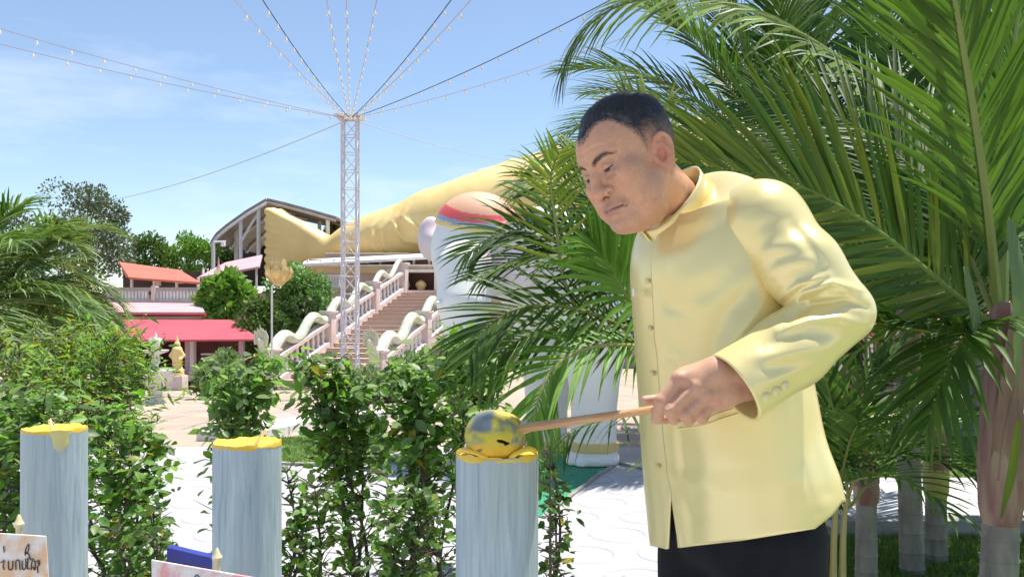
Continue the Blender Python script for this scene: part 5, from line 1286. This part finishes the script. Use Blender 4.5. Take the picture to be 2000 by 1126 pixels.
0 and frond(pa, fp((1962, 620, 2.92), (1990, 760, 2.8), (1998, 880, 2.75), (1985, 990, 2.7)), .30, 14, .030, .2, 'bright', 19)
frond(pa, [P(1950, 600, 2.92), Vector((1.42, 2.72, 2.2)), Vector((1.05, 2.32, 2.72)), Vector((.60, 1.86, 2.86)), Vector((.28, 1.54, 2.74)), Vector((.06, 1.34, 2.55))], .28, 60, .036, .16, 'mid', 20, rad=.013, t0=.58)  # overhead frond out of view, added to shade the man's head
mb = MB()   # hanging dead sheath strips and a drooping blade beside the trunk
for pts, w_, kd in (([(1972, 430, 2.75), (1990, 560, 2.7), (1985, 760, 2.7)], .045, 'pale'), ([(1885, 520, 2.7), (1905, 620, 2.7), (1900, 700, 2.68)], .03, 'pale'), ([(1990, 820, 2.7), (1975, 930, 2.7), (1955, 1010, 2.68)], .03, 'lime')):
    q = spline(fp(*pts), 8); r_ = random.Random(3); vs_ = []
    for i, p in enumerate(q):
        w2 = w_ * math.sin(math.pi * (.15 + .8 * i / 7)); vs_ += [p - Vector((w2 / 2, 0, 0)), p + Vector((0, -.008, 0)), p + Vector((w2 / 2, 0, 0))]
    mb.add(vs_, [(i * 3 + j, i * 3 + j + 1, i * 3 + j + 4, i * 3 + j + 3) for i in range(7) for j in range(2)], tintc(kd, r_))
mb.build('spent_leaf', M_frond, pa, angle=None)
pb, cb = palm(1770, 4.3, 590, 725, 40, 'grey trunked palm with reddish crownshaft, second from the right edge', lean=-.03)
auto_fronds(pb, cb, 14, 2.2, .56, 'deep', 21, el=(82, 0), g=.18, cnt=54, wd=.030, tip='mid', rad=.016, azs=[75, -30, 20, 60, -70, 50, 0, -50, 70, 30, -10, 65, -85, 40])
pc, cc = palm(1828, 4.5, 800, 965, 38, 'slim palm with a yellow crownshaft and pale ringed trunk', shaft=M_shaftg)
auto_fronds(pc, cc, 7, 1.25, .36, 'mid', 22, el=(70, 5), az0=.6, g=.20, cnt=28, wd=.026)
pd, cd = palm(1692, 3.9, 880, 975, 38, 'short palm nearest the man, with a dark low crown')
auto_fronds(pd, cd, 9, 1.05, .34, 'deep', 23, el=(75, -5), az0=1.0, g=.2, cnt=28, wd=.026, tip='mid')
ph1, c1 = palm(1575, 9.5, 400, 560, 40, 'tall palm directly behind the man, its trunk hidden by him')
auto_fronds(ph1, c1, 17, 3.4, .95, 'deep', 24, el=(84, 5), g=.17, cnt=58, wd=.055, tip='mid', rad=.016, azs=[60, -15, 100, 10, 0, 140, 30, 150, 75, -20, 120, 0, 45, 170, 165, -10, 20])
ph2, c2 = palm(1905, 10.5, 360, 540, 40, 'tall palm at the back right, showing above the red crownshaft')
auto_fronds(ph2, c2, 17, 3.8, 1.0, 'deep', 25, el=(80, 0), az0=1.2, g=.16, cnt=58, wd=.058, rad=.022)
# slender yellow-green shoots by the man's hip
sp = empty('palm_shoot', Vector(((1620 - 1000) * 3.0 / F, 3.0, 0)), 'young yellow green palm shoots beside the black trousers', 'palm shoot')
rs_ = random.Random(8)
for k, (px, tp) in enumerate(((1612, 900), (1632, 880), (1650, 930))):
    mb = MB(); mb.tube(spline([P(px - 8, 1400, 3.0), P(px - 5, 1150, 3.0), P(px, 1000, 3.0), P(px + 20, tp, 3.0)], 12), [.02, .019, .018, .016, .014, .012, .011, .01, .009, .008, .007, .005], 8, col=(.40, .33, .12)); mb.build('stem', M_rachis, sp)
    auto_fronds(sp, P(px + 10, tp + 60, 3.0), 3, .6, .22, 'mid', 70 + k, el=(75, 30), az0=k * 2.0, g=.2, cnt=16, wd=.02, rad=.006)
# ---- palm behind the man's back, fronds reaching left over the elephant
pe, ce = palm(1345, 3.1, 690, 800, 40, 'palm hidden behind the man whose fronds fan out before the white elephant')
frond(pe, fp((1335, 690, 3.1), (1190, 660, 2.95), (1110, 570, 2.9), (1086, 440, 2.85), (1076, 350, 2.8), (1092, 295, 2.75)), .21, 34, .014, .08, 'mid', 31, up=Vector((.1, -1, .1)), lift=-.05, stalk=(.25, .27, .08), tip='lime', beta=(18, 55))
frond(pe, fp((1335, 700, 3.1), (1200, 630, 2.95), (1110, 600, 2.85), (1020, 600, 2.8), (950, 640, 2.75), (915, 700, 2.7)), .27, 34, .016, .12, 'mid', 32, up=Vector((0, -.8, .6)), lift=0, tip='deep')
frond(pe, fp((1335, 710, 3.1), (1240, 675, 2.9), (1150, 680, 2.8), (1080, 720, 2.75), (1045, 800, 2.7), (1030, 860, 2.7)), .27, 40, .015, .20, 'bright', 33, up=Vector((.1, -.7, .7)), lift=-.05, stalk=(.40, .36, .12))
frond(pe, fp((1335, 690, 3.1), (1220, 590, 3.0), (1160, 530, 2.95), (1090, 500, 2.9), (1000, 510, 2.9), (925, 545, 2.85)), .26, 30, .016, .14, 'mid', 34, up=Vector((0, -.6, .8)), lift=0, tip='deep')
frond(pe, fp((1340, 680, 3.1), (1260, 520, 3.1), (1215, 420, 3.1), (1165, 340, 3.1), (1110, 305, 3.1)), .26, 30, .018, .16, 'mid', 35, up=Vector((0, -.7, .7)), tip='lime')
frond(pe, fp((1335, 730, 3.05), (1260, 800, 2.8), (1190, 815, 2.65), (1125, 840, 2.6), (1085, 880, 2.55)), .20, 13, .010, .34, 'deep', 36, lift=-.25, rad=.006)
frond(pe, fp((1335, 690, 3.1), (1240, 600, 2.9), (1190, 520, 2.85), (1150, 470, 2.8)), .30, 26, .024, .16, 'bright', 37, up=Vector((0, -.8, .6)))
frond(pe, fp((1340, 690, 3.15), (1310, 520, 3.3), (1300, 370, 3.4), (1270, 260, 3.5), (1215, 200, 3.5)), .34, 34, .024, .2, 'lime', 38, up=Vector((.2, -.8, .5)), tip='lime')
frond(pe, fp((1335, 690, 3.1), (1190, 560, 3.0), (1080, 470, 2.95), (980, 455, 2.95), (905, 500, 2.9)), .25, 34, .015, .14, 'mid', 40, up=Vector((0, -.8, .6)), lift=0, tip='deep')
frond(pe, fp((1335, 710, 3.1), (1190, 650, 3.0), (1080, 640, 2.95), (990, 680, 2.9), (935, 760, 2.9)), .25, 34, .015, .16, 'bright', 41, up=Vector((0, -.8, .6)), lift=0, tip='mid')
frond(pe, fp((1340, 690, 3.1), (1230, 500, 3.05), (1160, 400, 3.0), (1080, 350, 3.0), (1010, 360, 3.0)), .24, 30, .015, .14, 'mid', 42, up=Vector((0, -.8, .6)), lift=0, tip='pale')
frond(pe, fp((1340, 700, 3.2), (1250, 560, 3.2), (1190, 480, 3.2), (1120, 440, 3.2), (1050, 450, 3.2)), .28, 30, .02, .14, 'deep', 43, up=Vector((0, -.8, .6)), lift=0)
# a palm standing further back fills the gap beside the man's head
ph3, c3 = palm(1500, 7.4, 300, 470, 34, 'palm whose leafy crown shows just behind the head and shoulder')
auto_fronds(ph3, c3, 16, 2.2, .62, 'mid', 44, el=(86, 0), g=.17, cnt=56, wd=.036, tip='mid', rad=.014, azs=[20, 160, 60, 120, -10, 190, 90, 5, 180, 40, 140, 12, 170, 30, 75, 105])
# ---- palms at the left edge
pg, cg = palm(36, 9.0, 560, 620, 26, 'left palm with arching fronds above the shrubs', group='palms at the left edge')
auto_fronds(pg, cg, 16, 1.15, .5, 'lime', 41, el=(66, -15), g=.30, cnt=44, wd=.034, droop=.22, tip='pale', azs=[-20, 25, 200, 330, 75, -55, 150, 265, 10, -80, -5, 40, -40, 180, 0, -65])
pg2, cg2 = palm(-70, 8.0, 600, 680, 26, 'palm cut by the left edge with low fronds', group='palms at the left edge')
auto_fronds(pg2, cg2, 14, 1.45, .5, 'pale', 42, el=(70, -5), g=.26, cnt=40, wd=.030, droop=.22, tip='mid', azs=[-10, 20, 60, -40, 180, 100, -75, 0, 40])

# ---- broadleaf shrubs between the candles
def leaf_mesh(kind, asp, seed):
    r = random.Random(seed); mb = MB(); c = tintc(kind, r)
    v = [(0, 0, 0), (.28, asp * .40, .05), (.62, asp * .42, .04), (1, 0, -.10), (.62, -asp * .42, .04), (.28, -asp * .40, .05), (.30, 0, 0), (.64, 0, -.015)]
    mb.add(v, [(0, 6, 1), (6, 7, 2, 1), (7, 3, 2), (0, 5, 6), (5, 4, 7, 6), (4, 3, 7)], c); return mb.mesh('leaf', M_leaf, True, None)
LEAFS = {}
for kd in ('deep', 'mid', 'bush', 'bright', 'pale', 'lime', 'haze', 'gold'): LEAFS[kd] = [leaf_mesh(kd, .62, i) for i in range(4)]
LV = np.array([(0, 0, 0), (.28, .25, .05), (.62, .26, .04), (1, 0, -.10), (.62, -.26, .04), (.28, -.25, .05)]); LF = [(0, 3, 2, 1), (0, 5, 4, 3)]
def shrub(name, label, px, Y, top, wpx, n, size, kinds, seed, low=1250, dens=None, singles=110, asp=1.0, group='leafy shrubs behind the candles', stems=4, tip_bias=1.0):
    r = random.Random(seed); X = (px - 1000) * Y / F; s = Y / F; z0 = tz(Y); zt = P(0, top, Y).z; H = zt - z0; W = wpx * s / 2
    root = empty(name, Vector((X, Y, z0)), label, 'shrub', group)
    twigs = []
    for k in range(stems):
        mb = MB(); x0 = X + r.uniform(-.3, .3) * W; y0 = Y + r.uniform(-.12, .12); x1 = X + r.uniform(-.55, .55) * W; h = H * r.uniform(.78, .98)
        pts = spline([(x0, y0, z0 - .02), (lerp(x0, x1, .3) + r.uniform(-.04, .04), y0 + r.uniform(-.05, .05), z0 + h * .35), (lerp(x0, x1, .7) + r.uniform(-.04, .04), y0 + r.uniform(-.08, .08), z0 + h * .7), (x1, y0 + r.uniform(-.1, .1), z0 + h)], 18)
        mb.tube(pts, [.010 * (1 - .8 * i / 17) for i in range(18)], 6)
        for i in range(3, 18):
            for _ in range(4 if i > 8 else 2):
                t = i / 17; d = Vector((r.uniform(-1, 1), r.uniform(-.8, .8), r.uniform(.1, .9))).normalized(); l = W * r.uniform(.35, 1.0) * (1.1 - .45 * t)
                q = [pts[i], pts[i] + d * l * .5, pts[i] + d * l - Z * l * .12]; mb.tube(q, [.0032, .0022, .001], 4); twigs.append((q, t))
        mb.build('stem', M_bark, root)
    items = []
    for i in range(n):
        q, t = r.choice(twigs)
        if dens and r.random() > np.interp(t, [0, .5, 1], dens): continue
        u = r.random() ** (.6 / tip_bias); p = (q[0].lerp(q[1], u * 2) if u < .5 else q[1].lerp(q[2], u * 2 - 1)) + Vector((r.gauss(0, 1), r.gauss(0, 1), r.gauss(0, 1))) * size * .45
        a = r.uniform(0, 6.283); el = r.gauss(-.25, .45); d = Vector((math.cos(a) * math.cos(el), math.sin(a) * math.cos(el), math.sin(el)))
        nrm = (Z + Vector((r.gauss(0, .45), r.gauss(0, .45) - .2, 0))).normalized(); sv = nrm.cross(d)
        if sv.length < .05: continue
        sv.normalize(); nv = d.cross(sv).normalized()
        items.append((p, d, sv, nv, size * r.uniform(.4, 1.25), 'gold' if r.random() < .025 else r.choice(kinds)))
    items.sort(key=lambda it: it[0].y)
    sing = set(r.sample(range(min(len(items), len(items) // 2 + 1)), min(singles, len(items) // 2))) if singles else set()
    mb = MB(); base = wpos(root)
    for i, (p, d, sv, nv, sz, kd) in enumerate(items):
        if i in sing:
            o = link('leaf', r.choice(LEAFS[kd]), root); o.matrix_local = Matrix(((d.x * sz, sv.x * sz * asp, nv.x * sz, p.x - base.x), (d.y * sz, sv.y * sz * asp, nv.y * sz, p.y - base.y), (d.z * sz, sv.z * sz * asp, nv.z * sz, p.z - base.z), (0, 0, 0, 1)))
        else:
            mb.add([p + (d * v[0] + sv * v[1] * asp + nv * v[2]) * sz for v in LV], LF, tintc(kd, r))
    o = mb.build('foliage', M_leaf, root, angle=None); o['kind'] = 'stuff'
    return root
shrub('shrub', 'dense shrub behind the left candle, against the left edge', 40, 3.6, 770, 330, 1900, .058, ['bush', 'mid', 'bright', 'pale'], 51, dens=(.5, .9, 1))
shrub('shrub', 'tall leafy shrub between the left and middle candles', 232, 3.3, 800, 240, 1500, .054, ['bush', 'mid', 'bush', 'bright'], 52, dens=(.5, .8, 1))
shrub('shrub', 'fine leaved yellow green shrub above the left candle', 180, 5.2, 640, 330, 3200, .075, ['lime', 'bush', 'bright'], 53, asp=.40, dens=(.2, .9, 1))
shrub('shrub', 'pale green shrub rising above the middle candle', 455, 4.2, 685, 220, 1700, .066, ['pale', 'bush', 'pale', 'bright'], 54, dens=(.05, .8, 1))
shrub('shrub', 'pale feathery shrub behind the yellow green one at the left', 90, 6.5, 670, 380, 2200, .10, ['haze', 'pale', 'lime'], 55, asp=.45, dens=(.3, .9, 1))
shrub('shrub', 'leafy shrub with a dark stem between the middle and right candles', 678, 3.4, 695, 240, 1900, .056, ['bush', 'pale', 'bright', 'mid'], 56, dens=(.25, .5, 1.0), stems=4)
shrub('shrub', 'dark green shrub just left of the coconut ladle', 860, 3.3, 665, 250, 2000, .058, ['bush', 'pale', 'mid', 'bright'], 57, dens=(.3, .5, 1.0), stems=4)
shrub('shrub', 'tall shrub right of the light mast with large pale leaves', 925, 4.4, 650, 190, 1100, .09, ['pale', 'bush', 'pale'], 58, dens=(.05, .6, 1))
shrub('shrub', 'thin sprays of leaves to the right of the right candle', 1062, 2.6, 850, 110, 320, .042, ['deep', 'mid', 'bush'], 59, dens=(1, .9, .6), singles=60, stems=3)
shrub('shrub', 'sparse low shrub with open twigs behind the middle candle', 570, 3.0, 905, 180, 620, .046, ['mid', 'bush'], 60, dens=(.8, .8, .6), stems=3)
shrub('shrub', 'low open shrub with grey green leaves below the ladle', 780, 2.9, 900, 200, 800, .047, ['mid', 'bush', 'pale'], 61, dens=(.8, .8, .7), stems=3)
shrub('shrub', 'low dark shrub beside the left candle base', 300, 2.9, 960, 160, 620, .046, ['deep', 'mid', 'bush'], 62, dens=(.9, .8, .7), stems=3)

# ---- trees and hillside greenery
def tree(name, label, px, Y, top, bot, wpx, kind, seed, n=5200, lsz=6.0, clumps=46, trunk_py=None, group='trees behind the temple', cat='tree', squash=1.0):
    r = np.random.default_rng(seed); s = Y / F; X = (px - 1000) * s; zt, zb = P(0, top, Y).z, P(0, bot, Y).z; W = wpx * s / 2; zc = (zt + zb) / 2; Hh = (zt - zb) / 2
    z0 = tz(Y); root = empty(name, Vector((X, Y, z0)), label, cat, group)
    mb = MB(); rr_ = random.Random(seed)
    mb.tube(spline([(X, Y, z0 - .1), (X + rr_.uniform(-.1, .1) * W, Y, lerp(z0, zc, .5)), (X, Y, zc)], 8), [.06 * W + .05] + [(.055 - .006 * i) * W + .03 for i in range(7)], 8)
    cl = []
    for k in range(clumps):
        u = r.normal(size=3); u /= np.linalg.norm(u); rad = r.uniform(.45, 1.0) ** .5
        c = np.array([X, Y, zc]) + u * np.array([W, W * .9, Hh]) * rad * r.uniform(.75, 1.0); cl.append((c, r.uniform(.20, .36) * min(W, Hh * 1.3)))
        if k < 12: mb.tube([(X, Y, lerp(z0, zc, .7)), tuple(np.array([X, Y, zc]) * .5 + c * .5 - np.array([0, 0, .1 * Hh])), tuple(c)], [.03 * W, .018 * W, .006 * W], 5)
    mb.build('trunk', M_bark, root)
    ids = r.integers(0, clumps, n); C = np.array([c for c, _ in cl])[ids]; rd = np.array([q for _, q in cl])[ids]
    u = r.normal(size=(n, 3)); u /= np.linalg.norm(u, axis=1)[:, None]; p = C + u * (rd * r.uniform(.55, 1.08, n))[:, None]
    d = r.normal(size=(n, 3)) * .7 + u; d /= np.linalg.norm(d, axis=1)[:, None]; e = np.cross(d, r.normal(size=(n, 3))); e /= np.linalg.norm(e, axis=1)[:, None]
    L = (lsz * s * r.uniform(.6, 1.3, n))[:, None]
    v = np.stack([p, p + d * L * .5 + e * L * .30, p + d * L, p + d * L * .5 - e * L * .30], 1).reshape(-1, 3)
    a, b = np.array(GREENS[kind][0]), np.array(GREENS[kind][1]); tcl = r.random(clumps)[ids] * .5 + r.random(n) * .5
    cols = np.repeat(a + (b - a) * tcl[:, None], 4, 0)
    o = link('crown', np_mesh('crown', v - np.array(wpos(root)), np.arange(n * 4).reshape(n, 4), M_fleaf, cols), root); o['kind'] = 'stuff'
    return root
tree('tree', 'tall grey green tree behind the left palm', 165, 40, 350, 560, 190, 'grey', 81, 9000, 7)
tree('tree', 'thin twiggy tree at the far left skyline', 30, 42, 385, 560, 130, 'grey', 82, 3000, 7)
tree('tree', 'rounded bright green tree on the skyline, left of the canopy', 365, 47, 452, 560, 110, 'bright', 83, 6000, 6)
tree('tree', 'darker small tree between the tall tree and the bright one', 292, 46, 450, 560, 90, 'mid', 84, 4500, 6)
tree('tree', 'low dark tree in the shade under the canopy edge', 440, 51, 480, 570, 70, 'deep', 85, 3000, 6)
tree('tree', 'small tree peeking out at the right end of the canopy', 652, 50, 425, 500, 36, 'grey', 86, 1800, 6)
tree('tree', 'hazy tree at the left edge behind the palm fronds', -20, 30, 440, 700, 200, 'haze', 87, 5000, 8)
tree('tree', 'broad green tree filling the gap behind the left palms', 110, 28, 540, 740, 220, 'haze', 88, 6000, 9)
tree('hillside_bush', 'large green bush on the slope left of the stairs', 590, 33, 512, 660, 120, 'bush', 89, 5500, 9, group='hillside bushes', cat='bush')
tree('hillside_bush', 'bush with glossy leaves above the pink awning', 440, 31.5, 540, 626, 90, 'bright', 90, 2200, 18, group='hillside bushes', cat='bush')
tree('hillside_bush', 'dark bush beside the pink awning end', 505, 29, 580, 700, 90, 'mid', 91, 3500, 9, group='hillside bushes', cat='bush')
tree('hillside_bush', 'pale bush at the foot of the stairs, right of the mast', 810, 22, 690, 785, 140, 'pale', 92, 4500, 10, group='hillside bushes', cat='bush')
tree('hillside_bush', 'grey green bush around the mast foot', 720, 18, 720, 810, 120, 'pale', 93, 4200, 10, group='hillside bushes', cat='bush')
tree('hillside_bush', 'bush in front of the pink awning posts', 430, 20, 690, 795, 110, 'pale', 94, 4000, 11, group='hillside bushes', cat='bush')
for k, (px, top, w_) in enumerate(((-300, 420, 500), (1150, 380, 300), (1400, 350, 300), (1650, 330, 300), (1900, 330, 320), (2150, 340, 320))):
    tree('tree', ['broad tree beyond the left edge', 'tree behind the statue, first right of the man', 'tree behind the statue above the shoulder', 'tree behind the palms at centre right', 'tree behind the palms near the right edge', 'tree beyond the right edge'][k], px, 60, top, 620, w_, 'mid', 100 + k, 4000, 10, group='trees on the far skyline')
tree('tree', 'added dense tree darkening the gap behind the right palms', 1720, 16, 330, 650, 300, 'deep', 120, 9000, 12, clumps=70, group='added dark trees behind the palms')  # this tree and the next are added to darken the gaps between fronds
tree('tree', 'added dense dark tree behind the palm at the right edge', 1960, 17, 300, 660, 300, 'deep', 121, 9000, 12, clumps=70, group='added dark trees behind the palms')
